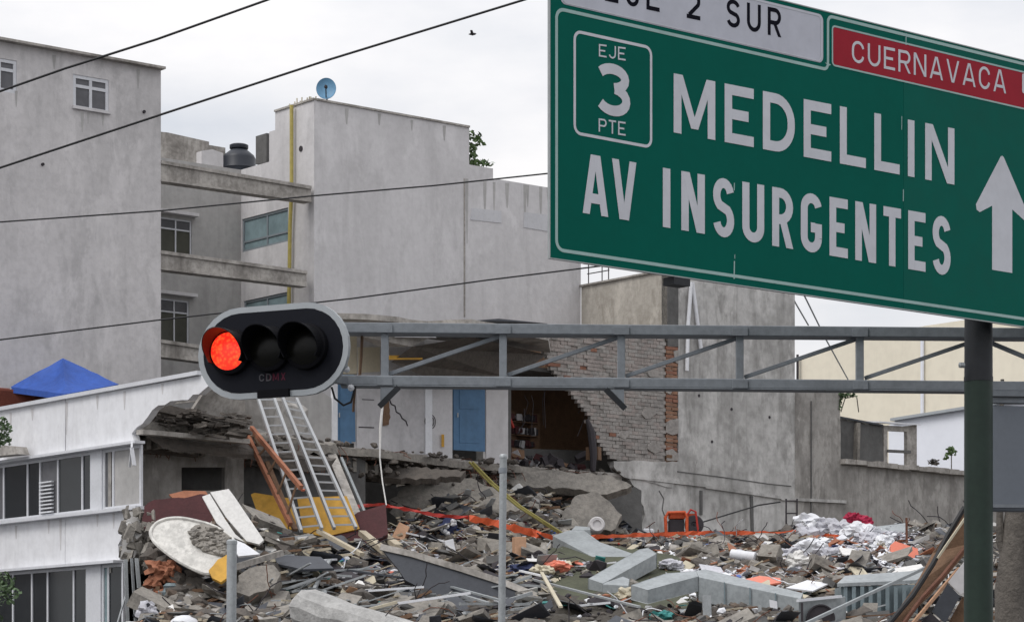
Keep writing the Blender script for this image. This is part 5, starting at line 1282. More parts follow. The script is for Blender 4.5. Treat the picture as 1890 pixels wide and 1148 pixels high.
# orange barrier netting strung over the heap
def ribbon(pts, h, m, name, label, cat, tw=.5):
    mb = MB(); V = []; n = 0
    pp = []
    for a, b in zip(pts[:-1], pts[1:]):
        k = max(2, int((Vector(b[:2])-Vector(a[:2])).length/10))
        for i in range(k):
            f = i/k; pp.append(P(a[0]+(b[0]-a[0])*f, a[1]+(b[1]-a[1])*f + R.uniform(-.8,.8), a[2]+(b[2]-a[2])*f))
    pp.append(P(*pts[-1]))
    for i, p in enumerate(pp):
        hh = h*R.uniform(.6,1.25); a = R.uniform(-tw, tw); o = Vector((0, math.sin(a), math.cos(a)))*hh/2
        V += [p+o+Vector((0,.012,0)), p-o+Vector((0,.012,0)), p-o-Vector((0,.012,0)), p+o-Vector((0,.012,0))]
    k = len(pp); Fc = []
    for i in range(k-1):
        for j in range(4): Fc.append((i*4+j, i*4+(j+1)%4, (i+1)*4+(j+1)%4, (i+1)*4+j))
    Fc += [(0,1,2,3)[::-1], tuple((k-1)*4+j for j in range(4))]
    mb.add(V, Fc); return tag(build(name, mb, m), label, cat)
ribbon([(640,936,71),(700,930,72.5),(735,936,73),(800,950,73.5),(865,955,74)], .11, 'fred', 'barrier_tape', 'red barrier tape strung from the ladders to the middle of the heap', 'barrier tape', 1)
ribbon([(866,956,74),(900,962,74),(950,975,74.2),(1000,988,74.5),(1030,993,75)], .22, 'orange', 'barrier_netting', 'bright orange netting strip hanging behind the tall galvanised post', 'netting', .4)
ribbon([(1030,990,74.5),(1070,992,74.7),(1110,990,75),(1200,986,76),(1260,984,77),(1330,983,77.5),(1400,984,78),(1440,985,78),(1485,980,78)], .12, 'orange', 'barrier_netting', 'orange netting strip running in front of the drum and generator along the concrete wall', 'netting', .35)
ribbon([(1485,980,78),(1530,988,77.5),(1600,990,77.5),(1650,984,78),(1700,980,79),(1768,976,81)], .1, 'orange', 'barrier_netting', 'orange netting strip crossing the bag pile to the green pole', 'netting', .4)
for x, y, d_ in ((1030,990,74.6),(1215,986,76.4),(1485,980,78.1),(1768,976,81.1)):
    b_ = P(x, y, d_); tag(build('netting_stake', MB().bar(Vector((b_.x, b_.y+.05, hz(b_.x, b_.y)-.2)), b_+Vector((0,.05,.15)), .04), 'metalr'), {1030:'thin rusty stake at the left end of the netting, below the yellow hose',1215:'thin rusty stake holding the netting left of the generator',1485:'thin rusty stake holding the netting at the left end of the bag pile',1768:'thin rusty stake holding the netting beside the green pole'}[x], 'stake')
mb = MB()
for o in (0, 6): mb.tube([P(866+o,852,75.0), P(905+o,892,75.2), P(955+o,934,75), P(1000+o,963,75), P(1045+o,992,75.2)], .035, 7)
tag(build('fire_hose', mb, 'yhose', smooth=True), 'yellow hose hanging from the floor edge down across the heap', 'hose')
tag(build('white_rope', MB().tube([P(706,748,73.2), P(702,790,73.2), P(701,845,73.2), P(706,890,73), P(713,932,72.6)], [.035,.04,.022,.02,.02], 7), 'marble', smooth=True), 'white rope hanging down from the rooftop room over the slab edge', 'rope')
# collapsed roof piece, right foreground
d = 44
t = thing('collapsed_awning', P(1720,1180,d), 'dark collapsed awning of slats and rusty bars leaning against the green pole', 'awning')
build('cover_sheet', MB().prism([P(1778,942,d), P(1800,960,d), P(1800,1000,d), P(1716,1100,d-.5), P(1650,1160,d-1), P(1640,1150,d-1), P(1690,1080,d-.5), P(1722,1020,d)], Vector((0,.06,0))), 'woodd', t)
build('edge_bar', MB().tube([P(1780,936,d-.2), P(1748,990,d-.3), P(1722,1040,d-.5), P(1685,1098,d-.8), P(1636,1156,d-1.1)], .045, 7), 'black', t)
build('edge_bar', MB().bar(P(1784,952,d-.3), P(1730,1030,d-.5), .035), 'cream', t)
build('rusty_bar', MB().tube([P(1790,1000,d-.4), P(1740,1062,d-.6), P(1700,1105,d-.8), P(1660,1160,d-1)], .04, 7), 'metalr', t)
build('rusty_bar', MB().bar(P(1770,1048,d-.5), P(1676,1160,d-1), .05), 'card', t)
build('slat', MB().prism([P(1750,1074,d-.7), P(1800,1010,d-.7), P(1800,1086,d-.7), P(1772,1096,d-.7)], Vector((0,.03,0))), 'plaster2', t)
build('slat', MB().prism([P(1720,1128,d-.75), P(1749,1076,d-.75), P(1772,1100,d-.75), P(1745,1150,d-.75)], Vector((0,.03,0))), 'metald', t)
build('slat', MB().prism([P(1680,1165,d-.8), P(1718,1130,d-.8), P(1742,1152,d-.8), P(1736,1175,d-.8)], Vector((0,.03,0))), 'char', t)
build('slat', MB().prism([P(1750,1150,d-.6), P(1776,1102,d-.6), P(1800,1088,d-.6), P(1800,1180,d-.6), P(1745,1180,d-.6)], Vector((0,.03,0))), 'woodd', t)
build('prop', MB().bar(Vector((P(1790,0,d).x,d+.2,0)), P(1790,960,d+.2), .08), 'char', t)
build('prop', MB().bar(Vector((P(1650,0,d).x,d-.8,0)), P(1650,1150,d-.8), .08), 'char', t)

# ================================================================ FOREGROUND: POSTS, TRUSS, SIGNAL, SIGN
def post(label, x, ytop, d, r, xb):
    a = P(x, ytop, d); b = Vector((P(xb, 1148, d).x, d, 0))
    t = thing('metal_post', b, label, 'post')
    build('tube', MB().tube([b, a], r, 16), 'galv', t, smooth=True)
    build('cap', MB().lathe(a, UP, [(r*1.08,-.02),(r*1.08,.01),(r*.8,.025),(.001,.03)], 16), 'galv', t, smooth=True)
    return t
t = post('tall slim galvanised post standing in front of the rubble, right of the dark toppled panel', 929, 842, 30, .042, 922)
build('clamp', MB().lathe(P(928,868,30), UP, [(.048,-.03),(.048,.03)], 16), 'steel', t)
post('short stubby grey post in front of the white disc', 428, 1000, 26, .05, 424)
# truss
T = 23.3
tr = thing('signal_gantry', P(1200,700,T), 'long grey steel truss arm crossing the picture and carrying the traffic signal', 'gantry')
def chord(name, xa, xb, ya, yb, hpx, dpt, m='steel'):
    h = hpx/F*T; a = P(xa, ya, T); b = P(xb, yb, T)
    return build(name, MB().box((a+b)/2 + Vector((0,dpt/2,0)), (b-a)/2, Vector((0,dpt/2,0)), UP*h/2), m, tr, bevel=.008)
chord('top_chord', 628, 1990, 604.5, 615.5, 18.5, .24)
chord('top_flange', 628, 1990, 596, 607, 2.6, .30)
chord('bottom_chord', 628, 1990, 701, 713.5, 18, .13)
chord('bottom_flange', 628, 1990, 710.8, 723.3, 2.6, .19)
for k, x in enumerate((710, 928.5, 1147, 1366, 1588, 1806, 2024)[:6]):
    s_ = .0085*(x-650); a = P(x, 612+s_, T); b = P(x, 694+s_, T)
    build('vertical', MB().box((a+b)/2+Vector((0,.05,0)), Vector((.034,0,0)), Vector((0,.034,0)), Vector((0,0,(a.z-b.z)/2))), 'steel', tr, bevel=.005)
    if k < 5:
        x2 = x+212; s2 = .0085*(x2-650)
        build('diagonal', MB().bar(P(x+8, 690+s_, T+.1), P(x2, 619+s2, T+.1), .035, .045, Vector((0,1,0))), 'steel', tr, bevel=.003)
build('diagonal', MB().bar(P(1815, 627, T+.1), P(1990, 700, T+.1), .035, .045, Vector((0,1,0))), 'steel', tr)
for x, s_ in ((702, 1), (1152, -1)):
    y = 714+.0085*(x-650)
    g = MB()
    g.prism([P(x,y,T+.0), P(x+30*s_,y,T+.0), P(x,y+ (38 if s_ < 0 else 30),T)], Vector((0,.02,0)))
    build('gusset', g, 'steel', tr)
    build('gusset_edge', MB().bar(P(x+34*s_,y,T-.01), P(x-2*s_,y+36,T-.01), .022, .05), 'poled', tr)
for k, x in enumerate((710, 928.5, 1147, 1366, 1588, 1806)):
    for yy in (606, 703):
        y = yy + .0085*(x-650)
        build('weld_plate', MB().box(P(x, y, T-.008), Vector((.07,0,0)), Vector((0,.006,0)), UP*.036), 'steel', tr, bevel=.002)
# signal
th = math.radians(20); TS = 22.85
rx = Vector((math.cos(th), -math.sin(th), 0)); sn = Vector((-math.sin(th), -math.cos(th), 0))
rx2 = (rx + UP*.018).normalized(); su = Vector((0,0,1))
Cn = P(503, 648, TS)
sg = thing('traffic_signal', Cn - UP*.42, 'horizontal three lamp traffic signal on a black oval backplate with grey rim, red lamp lit', 'traffic signal')
def stadium(hw, hh, n=14):
    pts = []; L_ = hw-hh
    for s_ in (1, -1):
        for k in range(n+1):
            a = -math.pi/2 + math.pi*k/n; pts.append((s_*(L_ + hh*math.cos(a)), s_*hh*math.sin(a)))
    return pts
def loc(u, v, o=0.0): return Cn + rx2*u + su*v + sn*o
hw, hh = .728, .405
ro = [loc(u, v) for u, v in stadium(hw, hh)]; ri = [loc(u, v) for u, v in stadium(hw-.052, hh-.052)]
build('backplate', MB().prism([loc(u, v, .005) for u, v in stadium(hw-.055, hh-.055)], -sn*.03), 'blackm', sg)
build('backplate_rim', MB().prism(ro, -sn*.045, [ri]), 'steelrim', sg, bevel=.006)
lx = (-.395, -.015, .335)
for k, u in enumerate(lx):
    v = .015
    house = MB().lathe(loc(u, v, .005), sn, [(.205,0),(.2,.06),(.172,.075)], 32, xa=rx2)
    build('lamp_housing', house, 'blackp', sg, smooth=True)
    lens = build('lens', MB().lathe(loc(u, v, .07), sn, [(.168,-.01),(.166,.012),(.12,.03),(.06,.042),(.001,.045)], 32, xa=rx2), 'lamp_red' if k == 0 else mat('unlit_lens', (.006,.006,.005), spec=.2, rough=.3, var=.2, bump=.02), sg, smooth=True)
    if False: build('lens_core', MB().lathe(loc(u+.015, v, .112), sn, [(.085,0),(.07,.006),(.001,.01)], 28, xa=rx2), 'lamp_amb', lens, smooth=True)
    # tunnel visor, open at the bottom
    V = []; na = 26; L0 = .24
    for j, (o_, rr) in enumerate(((.06,.178),(.06,.170))):
        pass
    a0, a1 = math.radians(-35), math.radians(215)
    for j in range(2):
        for i in range(na+1):
            a = a0 + (a1-a0)*i/na
            ln = .06 + L0*(.35 + .65*max(0, math.sin(a*.86+.18)))
            for r_ in (.182, .174):
                V.append(loc(u + r_*math.cos(a), v + r_*math.sin(a), .055 if j == 0 else ln + .03))
    mbv = MB(); W_ = 2*(na+1); Fc = []
    for i in range(na):
        o0, i0, o1, i1 = 2*i, 2*i+1, 2*i+2, 2*i+3
        Fc += [(o0, o1, W_+o1, W_+o0), (i1, i0, W_+i0, W_+i1), (W_+o0, W_+o1, W_+i1, W_+i0)]
    Fc += [(0, W_, W_+1, 1), (2*na, 2*na+1, W_+2*na+1, W_+2*na)]
    build('visor', mbv.add(V, Fc), 'redvisor' if k == 0 else 'blackp', sg, smooth=True)
pl = MB().box(loc(.02, -hh+.03, .02), rx2*.15, sn*.02, su*.033); build('name_plate', pl, 'blackp', sg)
build('bracket', MB().bar(loc(.3,.2,-.05), P(640,606,T+.1), .07, .07).bar(loc(.3,-.22,-.05), P(640,703,T+.06), .07, .07).box(loc(.1,0,-.1), rx2*.55, sn*.06, su*.17), 'steel', sg)
for x, y in ((640,682),(648,716)): build('bolt', MB().lathe(P(x,y,TS+.2), Vector((0,-1,0)), [(.03,0),(.03,.03),(.001,.04)], 10), 'wplas', sg)
tag(build('cable_loop', MB().tube([P(612,714,TS+.3), P(618,735,TS+.3), P(634,748,TS+.3), P(648,742,TS+.3), P(652,728,TS+.3), P(656,712,TS+.3)], .011, 6), 'black', smooth=True), 'black cable loop hanging below the right end of the traffic signal', 'cable')
tag(build('cable_drop', MB().tube([P(668,620,T+.2), P(667,660,T+.2), P(664,690,T+.2), P(655,715,T+.2), P(652,760,T+.2)], .012, 6), 'woodd', smooth=True), 'thin brown cable dangling from the truss just right of the signal', 'cable')
# signal head seen from behind, on the right
bx = thing('signal_box', P(1870,945,23.1), 'large flat grey signal panel seen from behind, right of the green pole', 'signal panel')
build('panel', MB().prism([P(1827,748,23.0), P(1990,751,23.0), P(1990,944,23.0), P(1827,942,23.0)], Vector((0,.16,0))), 'box', bx, bevel=.012)
build('top_band', MB().prism([P(1829,721,22.98), P(1990,723,22.98), P(1990,745,22.98), P(1829,743,22.98)], Vector((0,.1,0))), 'steel', bx, bevel=.005)
build('band_groove', MB().bar(P(1829,732,22.96), P(1990,734,22.96), .02, .012), 'poled', bx)
build('bottom_band', MB().prism([P(1829,930,22.97), P(1990,932,22.97), P(1990,938,22.97), P(1829,936,22.97)], Vector((0,.02,0))), 'steel', bx)
# sign pole
pd = 22.62
base = Vector((P(1806,0,pd).x, pd, 0))
sp = thing('sign_pole', base, 'thick dark green and charcoal painted pole holding the big road sign', 'pole')
tpz = P(0,700,pd).z
rr = 26.0/F*pd
build('pole_shaft', MB().tube([base, Vector((base.x, pd, tpz)), ], [rr*1.06, rr], 28, cap=False), 'poleg', sp, smooth=True)
build('upper_shaft', MB().tube([Vector((base.x, pd, tpz)), Vector((base.x, pd, P(0,130,pd).z))], [rr, rr*.93], 28), 'poled', sp, smooth=True)
build('base_plate', MB().lathe(base, UP, [(.28,0),(.28,.03),(.14,.035)], 4), 'poled', sp)
build('collar', MB().lathe(Vector((base.x, pd, tpz)), UP, [(rr*1.03,-.02),(rr*1.03,.02)], 28), 'poled', sp)
for yy in (60, 470):
    a = PS.px(1110, yy+ (0), -.16); b = PS.px(2040, yy, -.16); b.z = a.z
    build('sign_arm', MB().bar(Vector((a.x,a.y,a.z)), Vector((b.x,b.y,a.z)), .09, .09), 'poled', sp)
build('bolt', MB().lathe(P(1779,674,22.5), Vector((-1,-.3,0)), [(.025,0),(.025,.04),(.001,.05)], 10), 'galv', sp)

# ---------------------------------------------------------------- the road sign
sgn = thing('road_sign', PS.px(1016, 468, 0), 'large green overhead direction sign reading MEDELLIN and AV INSURGENTES', 'road sign')
SA = Vector((PS.d.x, PS.d.y, 0)); SN = Vector((PS.n.x, PS.n.y, 0))
u0, zb0 = PS.uz(1015.5, 469); ue, _ = PS.uz(2075, 0); us, _ = PS.uz(1668, 0); ztp = PS.uz(1440, 2)[1]; zbt = (PS.uz(1015.5,469)[1]+PS.uz(1880,606)[1])/2
def pbox(ua, ub, za, zb_, off, th_): 
    return MB().box(PS.p((ua+ub)/2, (za+zb_)/2, off-th_/2), SA*(ub-ua)/2, SN*th_/2, UP*(zb_-za)/2)
build('sign_panel', pbox(u0, us-.003, zbt, ztp, 0, .012), 'sgreen', sgn)
build('sign_panel', pbox(us, ue, zbt, ztp, 0.0, .012), 'sgreen2', sgn)
em = MB()
e_ = .009
for a_ in ((u0-e_, ue+e_, zbt-e_, zbt-.0005), (u0-e_, ue+e_, ztp+.0005, ztp+e_), (u0-e_, u0-.0005, zbt, ztp), (ue+.0005, ue+e_, zbt, ztp)):
    b_ = pbox(*a_, .003, .022); em.add(b_.v, b_.f)
build('edge_trim', em, 'alu', sgn)
build('stiffener', MB().bar(PS.p(u0+.35, zbt+.25, -.08), PS.p(ue-.1, zbt+.25, -.08), .05, .08), 'poled', sgn)
hk = PS.uz(1259, 0)[0]
build('bottom_bracket', MB().box(PS.p(hk, zbt-.035, -.06), SA*.085, SN*.06, UP*.03), 'poled', sgn)
LAY = [.0012]
def flat(name, polys, m, off=.002, th_=.0012, par=None):
    """flat film pieces, each polygon in (u,z) a hair above the last"""
    mb = MB()
    for i, pg in enumerate(polys):
        o = off + (i % 7)*.00025
        mb.prism([PS.p(u, z, o) for u, z in pg], -SN*th_)
    return build(name, mb, m, par or sgn)
def offset_path(pts, t, closed=False):
    """ribbon outline polygons of width t along a 2-D path, with mitred joins"""
    n = len(pts); P2 = [Vector(p) for p in pts]; out_ = []
    nm = []
    for i in range(n if closed else n-1):
        d_ = (P2[(i+1) % n]-P2[i]).normalized(); nm.append(Vector((-d_.y, d_.x)))
    Ls, Rs = [], []
    for i in range(n):
        if closed: a, b = nm[i-1], nm[i]
        else: a, b = nm[max(0, i-1)], nm[min(i, n-2)]
        m_ = (a+b); 
        if m_.length < 1e-6: m_ = a
        m_.normalize(); k = t/2/max(.35, m_.dot(a)); Ls.append(P2[i]+m_*k); Rs.append(P2[i]-m_*k)
    return Ls, Rs
def rrect(u0, z0, u1, z1, r, n=6):
    pts = []
    for cx, cy, a0 in ((u1-r, z1-r, 0), (u0+r, z1-r, 90), (u0+r, z0+r, 180), (u1-r, z0+r, 270)):
        for k in range(n+1):
            a = math.radians(a0+90*k/n); pts.append((cx+r*math.cos(a), cy+r*math.sin(a)))
    return pts
def ring(name, pts, t, m, off=.002):
    Ls, Rs = offset_path(pts, t, True)
    mb = MB().prism([PS.p(q.x, q.y, off) for q in Ls], -SN*.0012, [[PS.p(q.x, q.y, off) for q in Rs]]) if area(Ls) > area(Rs) else MB().prism([PS.p(q.x, q.y, off) for q in Rs], -SN*.0012, [[PS.p(q.x, q.y, off) for q in Ls]])
    return build(name, mb, m, sgn)
def area(p): return abs(sum(p[i-1].x*p[i].y - p[i].x*p[i-1].y for i in range(len(p))))/2
# main border with its notch under the silver panel
bt = 6.0/F*20.0
ul_ = PS.uz(1027,0)[0]; zbb = PS.uz(1027,461)[1]; zmt = PS.uz(1040,19)[1]; un = PS.uz(1528,0)[0]; ztt = PS.uz(1540,33)[1]; ur_ = ue-.04
r_ = .07
def arc(cx, cy, r, a0, a1, n=6): return [(cx+r*math.cos(math.radians(a0+(a1-a0)*k/n)), cy+r*math.sin(math.radians(a0+(a1-a0)*k/n))) for k in range(n+1)]
path = arc(ul_+r_, zbb+r_, r_, 180, 270) + arc(ur_-r_, zbb+r_, r_, 270, 360) + arc(ur_-r_, ztt-r_, r_, 0, 90) + arc(un+.05, ztt-.05, .05, 90, 180) + [(un, zmt+.05)] + arc(un-.05, zmt+.05, .05, 0, -90) + arc(ul_+r_, zmt-r_, r_, 90, 180)
ring('border', path, bt, 'sline')
# silver panel and red panel
zs_b = PS.uz(1040, 8.5)[1]; ws = rrect(PS.uz(1034,0)[0], zs_b, PS.uz(1519,0)[0], ztp-.03, .05)
flat('silver_panel', [ws], 'ssilver')
ring('silver_panel_outline', rrect(PS.uz(1036,0)[0]+.012, zs_b+.012, PS.uz(1517,0)[0]-.012, ztp-.045, .04), .008, 'swhite', .0045)
zr1 = PS.uz(1537, 48.5)[1]; zr0 = PS.uz(1537, 121)[1]
rp_ = rrect(PS.uz(1536,0)[0], zr0, ue-.1, zr1, .03)
flat('red_panel', [rp_], 'sred'); ring('red_panel_outline', rp_, .014, 'sline', .0035)

# lettering: highway style strokes on a unit-height grid
def letter(ch, w_, t):
    h = t/2; L_, R_, B_, T_ = h, w_-h, h, 1-h; S_ = []      # returns list of polygons (0..w, 0..1)
    def line(*pts): 
        Ls, Rs = offset_path(list(pts), t); S_.append((Ls, Rs))
    def quad(a, b, k=1.0):                                  # diagonal stroke with level ends
        (x0, y0), (x1, y1) = a, b; hw_ = t/2*math.hypot(x1-x0, y1-y0)/abs(y1-y0)*k
        S_.append([(x0-hw_, y0), (x0+hw_, y0), (x1+hw_, y1), (x1-hw_, y1)])
    def ell(cx, cy, rx_, ry_, a0, a1, n=18): return [(cx+rx_*math.cos(math.radians(a0+(a1-a0)*k/n)), cy+ry_*math.sin(math.radians(a0+(a1-a0)*k/n))) for k in range(n+1)]
    cx = w_/2
    if ch in 'ELFI': line((L_ if ch != 'I' else cx, 0), (L_ if ch != 'I' else cx, 1))
    if ch == 'E': line((t, T_), (w_, T_)); line((t, .5), (w_*.82, .5)); line((t, B_), (w_, B_))
    if ch == 'L': line((t, B_), (w_, B_))
    if ch == 'T': line((cx, 0), (cx, 1-t)); line((0, T_), (w_, T_))
    if ch == 'N': line((L_, 0), (L_, 1)); line((R_, 0), (R_, 1)); quad((L_+t*.12, 1), (R_-t*.12, 0), .95)
    if ch == 'M': line((L_, 0), (L_, 1)); line((R_, 0), (R_, 1)); quad((L_+t*.2, 1), (cx, .12), .85); quad((R_-t*.2, 1), (cx, .12), .85)
    if ch == 'V': quad((L_+t*.05, 1), (cx-t*.18, 0), .92); quad((R_-t*.05, 1), (cx+t*.18, 0), .92)
    if ch == 'A': quad((L_+t*.05, 0), (cx-t*.18, 1), .92); quad((R_-t*.05, 0), (cx+t*.18, 1), .92); line((w_*.25, .27), (w_*.75, .27))
    if ch == 'X': quad((L_+.05, 0), (R_-.05, 1)); quad((R_-.05, 0), (L_+.05, 1))
    if ch == 'D': line((L_, 0), (L_, 1)); c_ = min(w_*.5, .485-h); line((t, T_), *ell(R_-c_+0, 1-h-c_, c_, c_, 90, 0, 8), *ell(R_-c_, h+c_, c_, c_, 0, -90, 8), (t, B_))
    if ch == 'U': rr_ = (R_-L_)/2; line((L_, 1), (L_, h+rr_), *ell(cx, h+rr_, rr_, rr_, 180, 360, 14)[1:-1], (R_, h+rr_), (R_, 1))
    if ch == 'J': rr_ = (R_-L_)/2; line((R_, 1), (R_, h+rr_), *ell(cx, h+rr_, rr_, rr_, 0, -160, 12)[1:])
    if ch in 'PR': line((L_, 0), (L_, 1)); c_ = min(.25, w_*.45); y_ = .47; rr_ = (T_-y_)/2; line((t, T_), *ell(R_-rr_, (T_+y_)/2, rr_, rr_, 90, -90, 12), (t, y_))
    if ch == 'R': quad((R_+t*.02, 0), (w_*.52, .45), .95)
    if ch in 'CG': rr_ = (R_-L_)/2; line(*ell(cx, T_-rr_, rr_, rr_, 12, 180, 12), *ell(cx, h+rr_, rr_, rr_, 180, 348 if ch == 'C' else 360, 12))
    if ch == 'G': line((R_, h+(R_-L_)/2), (R_, .5)); line((cx*.95, .5-h*.9), (R_-h, .5-h*.9))
    if ch == 'S':
        rr_ = (R_-L_)/2; ry = (T_-.5)/2
        line(*ell(cx, T_-ry, rr_, ry, 15, 235, 14), *ell(cx, B_+ry, rr_, ry, 55, -165, 14))
    if ch == '3': rr_ = (R_-L_)/2; ry = (T_-.53)/2; line(*ell(cx*.92, T_-ry, rr_, ry, 150, -80, 14)); ry2 = (.53-B_)/2; line(*ell(cx*.95, B_+ry2, rr_*1.05, ry2, 80, -150, 14))
    if ch == '2': rr_ = (R_-L_)/2; line(*ell(cx, T_-rr_, rr_, rr_, 165, -30, 12), (L_+t*.3, t*.9)); line((0, B_), (w_, B_))
    return S_
WID = dict(E=.62, J=.6, S=.66, U=.7, R=.68, C=.68, N=.72, A=.78, V=.76, P=.66, T=.62, M=.86, D=.7, L=.6, I=.22, G=.7, X=.7, O=.7)
WID['2'] = .66; WID['3'] = .66
def word(name, text, bl, tl, br, tr, t, m, gap=.24, space=.9, th_=.0014, off=.0034, wid=WID, pl=None, par=None):
    """text fitted between four photo corners read on the sign plane"""
    q = [PS.uz(*p) for p in (bl, tl, br, tr)] if pl is None else [bl, tl, br, tr]
    (ua, za), (ub, zb2), (uc, zc), (ud, zd) = q
    width = uc-ua; h0, h1 = zb2-za, zd-zc; H = (h0+h1)/2
    tot = sum((space if c_ == ' ' else wid[c_]+gap) for c_ in text) - gap
    sc = width/tot/H                       # letters widen or narrow by this much
    root = bpy.data.objects.new(name, None); COL.objects.link(root); root.parent = par or sgn
    o0 = pl(ua, za, off) if pl else PS.p(ua, za, off); root.location = o0 - wloc(par or sgn); root['text'] = text
    x = 0; li = 0; back = (-SN if pl is None else pl.n)*th_
    for c_ in text:
        if c_ == ' ': x += space*sc; continue
        w_ = wid[c_]*sc
        if c_ == 'I': w_ = t
        mb = MB()
        def mp_(gx, gy, o):
            f = (x+gx)*H/width; z = za + (zc-za)*f + gy*(h0+(h1-h0)*f); u = ua+(x+gx)*H
            return pl(u, z, o) if pl else PS.p(u, z, o)
        for i, pg in enumerate(letter(c_, w_, t)):
            o = off + i*.00028 + (li % 2)*.0001
            if isinstance(pg, tuple):
                Ls, Rs = pg; n = len(Ls); fr = [mp_(q.x, q.y, o) for q in Ls] + [mp_(q.x, q.y, o) for q in Rs]
                V = fr + [q+back for q in fr]; m2 = 2*n; Fc = []
                for k in range(n-1):
                    Fc += [(k, n+k, n+k+1, k+1), (m2+k, m2+k+1, m2+n+k+1, m2+n+k), (k, k+1, m2+k+1, m2+k), (n+k, m2+n+k, m2+n+k+1, n+k+1)]
                Fc += [(0, m2, m2+n, n), (n-1, 2*n-1, m2+2*n-1, m2+n-1)]
                mb.add(V, Fc)
            else: mb.prism([mp_(gx, gy, o) for gx, gy in pg], back)
        build('letter', mb, m, root)
        x += wid[c_]*sc + gap*sc; li += 1
    return root
word('lettering', 'EJE 2 SUR', (1116,2), (1116,-48), (1441,70), (1441,18), .15, 'sblack', gap=.36, space=.95)
word('lettering', 'CUERNAVACA', (1572,115), (1572,74.5), (1856.5,173.5), (1856.5,131.5), .125, 'swhite', gap=.2)
word('lettering', 'EJE', (1105,105), (1105,82), (1154,113), (1154,88.5), .125, 'swhite', gap=.18)
word('lettering', '3', (1100,208), (1100,113), (1163,222), (1163,124), .2, 'swhite')
word('lettering', 'PTE', (1104.5,243.5), (1104.5,219), (1154,251.5), (1154,226), .125, 'swhite', gap=.18)
word('lettering', 'MEDELLIN', (1243,245), (1243,136), (1761,341.5), (1761,238), .175, 'swhite', gap=.2)
word('lettering', 'AV', (1074,393), (1074,282.5), (1175,410), (1175,301), .165, 'swhite', gap=.08)
word('lettering', 'INSURGENTES', (1223,419), (1223,310), (1754,510), (1754,402), .165, 'swhite', gap=.26, wid={**WID, 'I': .3})
# route shield frame
sa, sb = PS.uz(1060.5, 60), PS.uz(1201.5, 268)
ring('shield_outline', rrect(sa[0], (PS.uz(1060.5,250)[1]+sb[1])/2, sb[0], (sa[1]+PS.uz(1201.5,87)[1])/2, .06), 5.5/F*19.5, 'swhite')
# arrow
ac = PS.uz(1855,0)[0]; apx = PS.uz(1855,289)[1]; zst = PS.uz(1849,501)[1]; wl = PS.uz(1801,384)
sw = (PS.uz(1868,0)[0]-PS.uz(1831,0)[0])/2; cs = (PS.uz(1868,0)[0]+PS.uz(1831,0)[0])/2; hwid = cs-wl[0]
arr = [(cs-sw, zst), (cs+sw, zst), (cs+sw, wl[1]+.045), (cs+hwid-.05, wl[1]-.03), (cs+hwid-.01, wl[1]-.015), (cs+hwid, wl[1]+.03), (cs+.02, apx-.01), (cs, apx), (cs-.02, apx-.01), (cs-hwid, wl[1]+.03), (cs-hwid+.01, wl[1]-.015), (cs-hwid+.05, wl[1]-.03), (cs-sw, wl[1]+.045)]
flat('arrow', [arr], 'swhite')
sh0 = PS.uz(1886,136); flat('route_plate', [rrect(sh0[0], sh0[1]-.17, sh0[0]+.16, sh0[1], .02)], 'swhite', .0045)
# drips of bird lime / scratches
for x, ya, yb, wv in ((1355,482,515,4),(1355,338,352,3),(1356,470,478,2),(1667,350,372,3),(1664,215,240,2),(1672,62,84,3)):
    a_ = PS.uz(x, ya); b_ = PS.uz(x, yb); d_ = wv/F*20/2
    flat('scuff', [[(a_[0]-d_*.6, a_[1]), (b_[0]-d_, b_[1]), (b_[0]+d_*.4, b_[1]), (a_[0]+d_*.8, a_[1])]], 'sline', .0028)
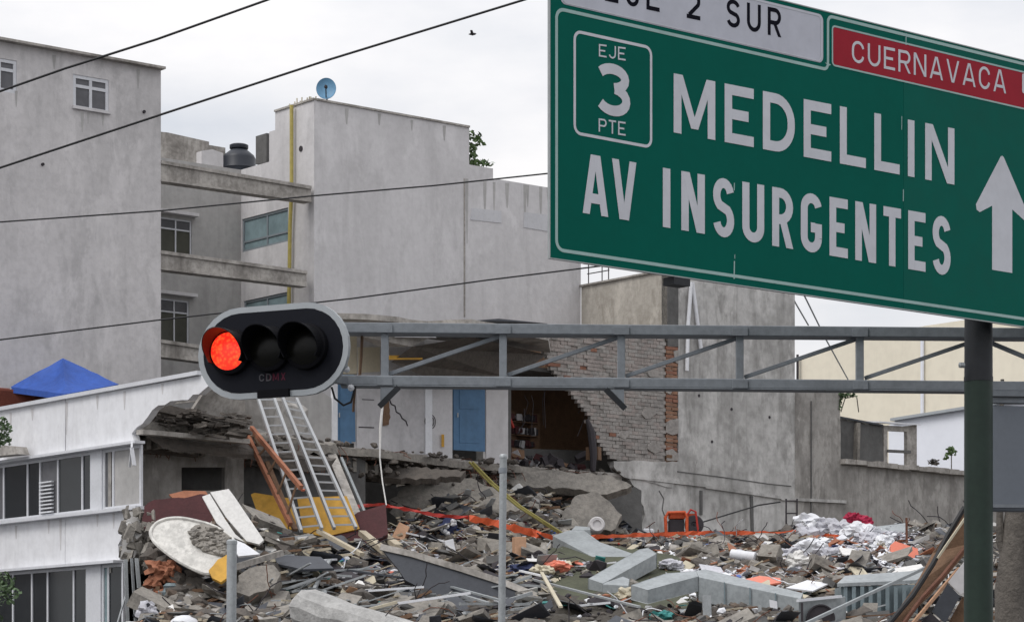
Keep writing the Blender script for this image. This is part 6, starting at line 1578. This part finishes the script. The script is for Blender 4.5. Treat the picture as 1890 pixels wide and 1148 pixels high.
# CDMX on the signal
class LP:
    n = -sn
    def __call__(s, u, z, o=0): return loc(u, z, o+.006)
word('lettering', 'CDMX', (-.125,-.26), (-.125,-.195), (.13,-.262), (.13,-.197), .16, mat('signal_red_print', (.10,.012,.03), var=.3, bump=0), gap=.25, pl=LP(), par=sg, off=.001, th_=.0006)
word('lettering', 'CDMX'[:2], (-.126,-.26), (-.126,-.195), (-.005,-.262), (-.005,-.197), .16, mat('signal_grey_print', (.09,.09,.10), var=.3, bump=0), gap=.25, pl=LP(), par=sg, off=.003, th_=.0006)

# ================================================================ OVERHEAD CABLES
def cable(label, pts, r, d0, d1):
    n = len(pts); xs = [p_[0] for p_ in pts]; wp = []
    for k in range(n):
        f = (pts[k][0]-xs[0])/(xs[-1]-xs[0]); wp.append(P(pts[k][0], pts[k][1], d0+(d1-d0)*f))
    tag(build('overhead_cable', MB().tube(wp, r, 8), 'black', smooth=True), label, 'cable', None)
cable('thick overhead cable cutting across the upper left corner', [(-900,510),(-400,318),(0,169),(120,127),(290,73),(495,0),(900,-150),(1300,-300)], .0125, 27, 25)
cable('thick overhead cable crossing from the left edge to the top centre', [(-900,640),(-400,450),(0,310),(297,212),(600,113),(975,-2),(1400,-128),(1800,-240)], .0125, 28, 26)
cable('thinner overhead cable ending behind the left edge of the green sign', [(-900,440),(0,410),(300,389),(575,362),(800,343),(1016,320),(1500,262),(2100,180)], .009, 30, 29)
cable('lowest thin overhead cable passing behind the top of the traffic signal', [(-900,720),(0,627),(290,591),(650,551),(900,517),(1118,490),(1500,430),(2100,330)], .009, 30, 29)
# bird
c = P(872, 64, 60)
t = thing('bird', c - UP*.03, 'tiny dark bird flying in the white sky left of the green sign', 'bird')
build('body', MB().tube([c-Vector((.09,0,0)), c-Vector((.05,0,-.005)), c, c+Vector((.06,0,.01)), c+Vector((.09,0,.012))], [.006,.022,.032,.024,.006], 8), 'char', t, smooth=True)
for s_ in (-1, 1): build('wing', MB().prism([c+Vector((.03,0,.01)), c+Vector((-.04,0,.01)), c+Vector((-.05,.15*s_,.05)), c+Vector((.0,.12*s_,.06))], Vector((0,0,.008))), 'char', t)
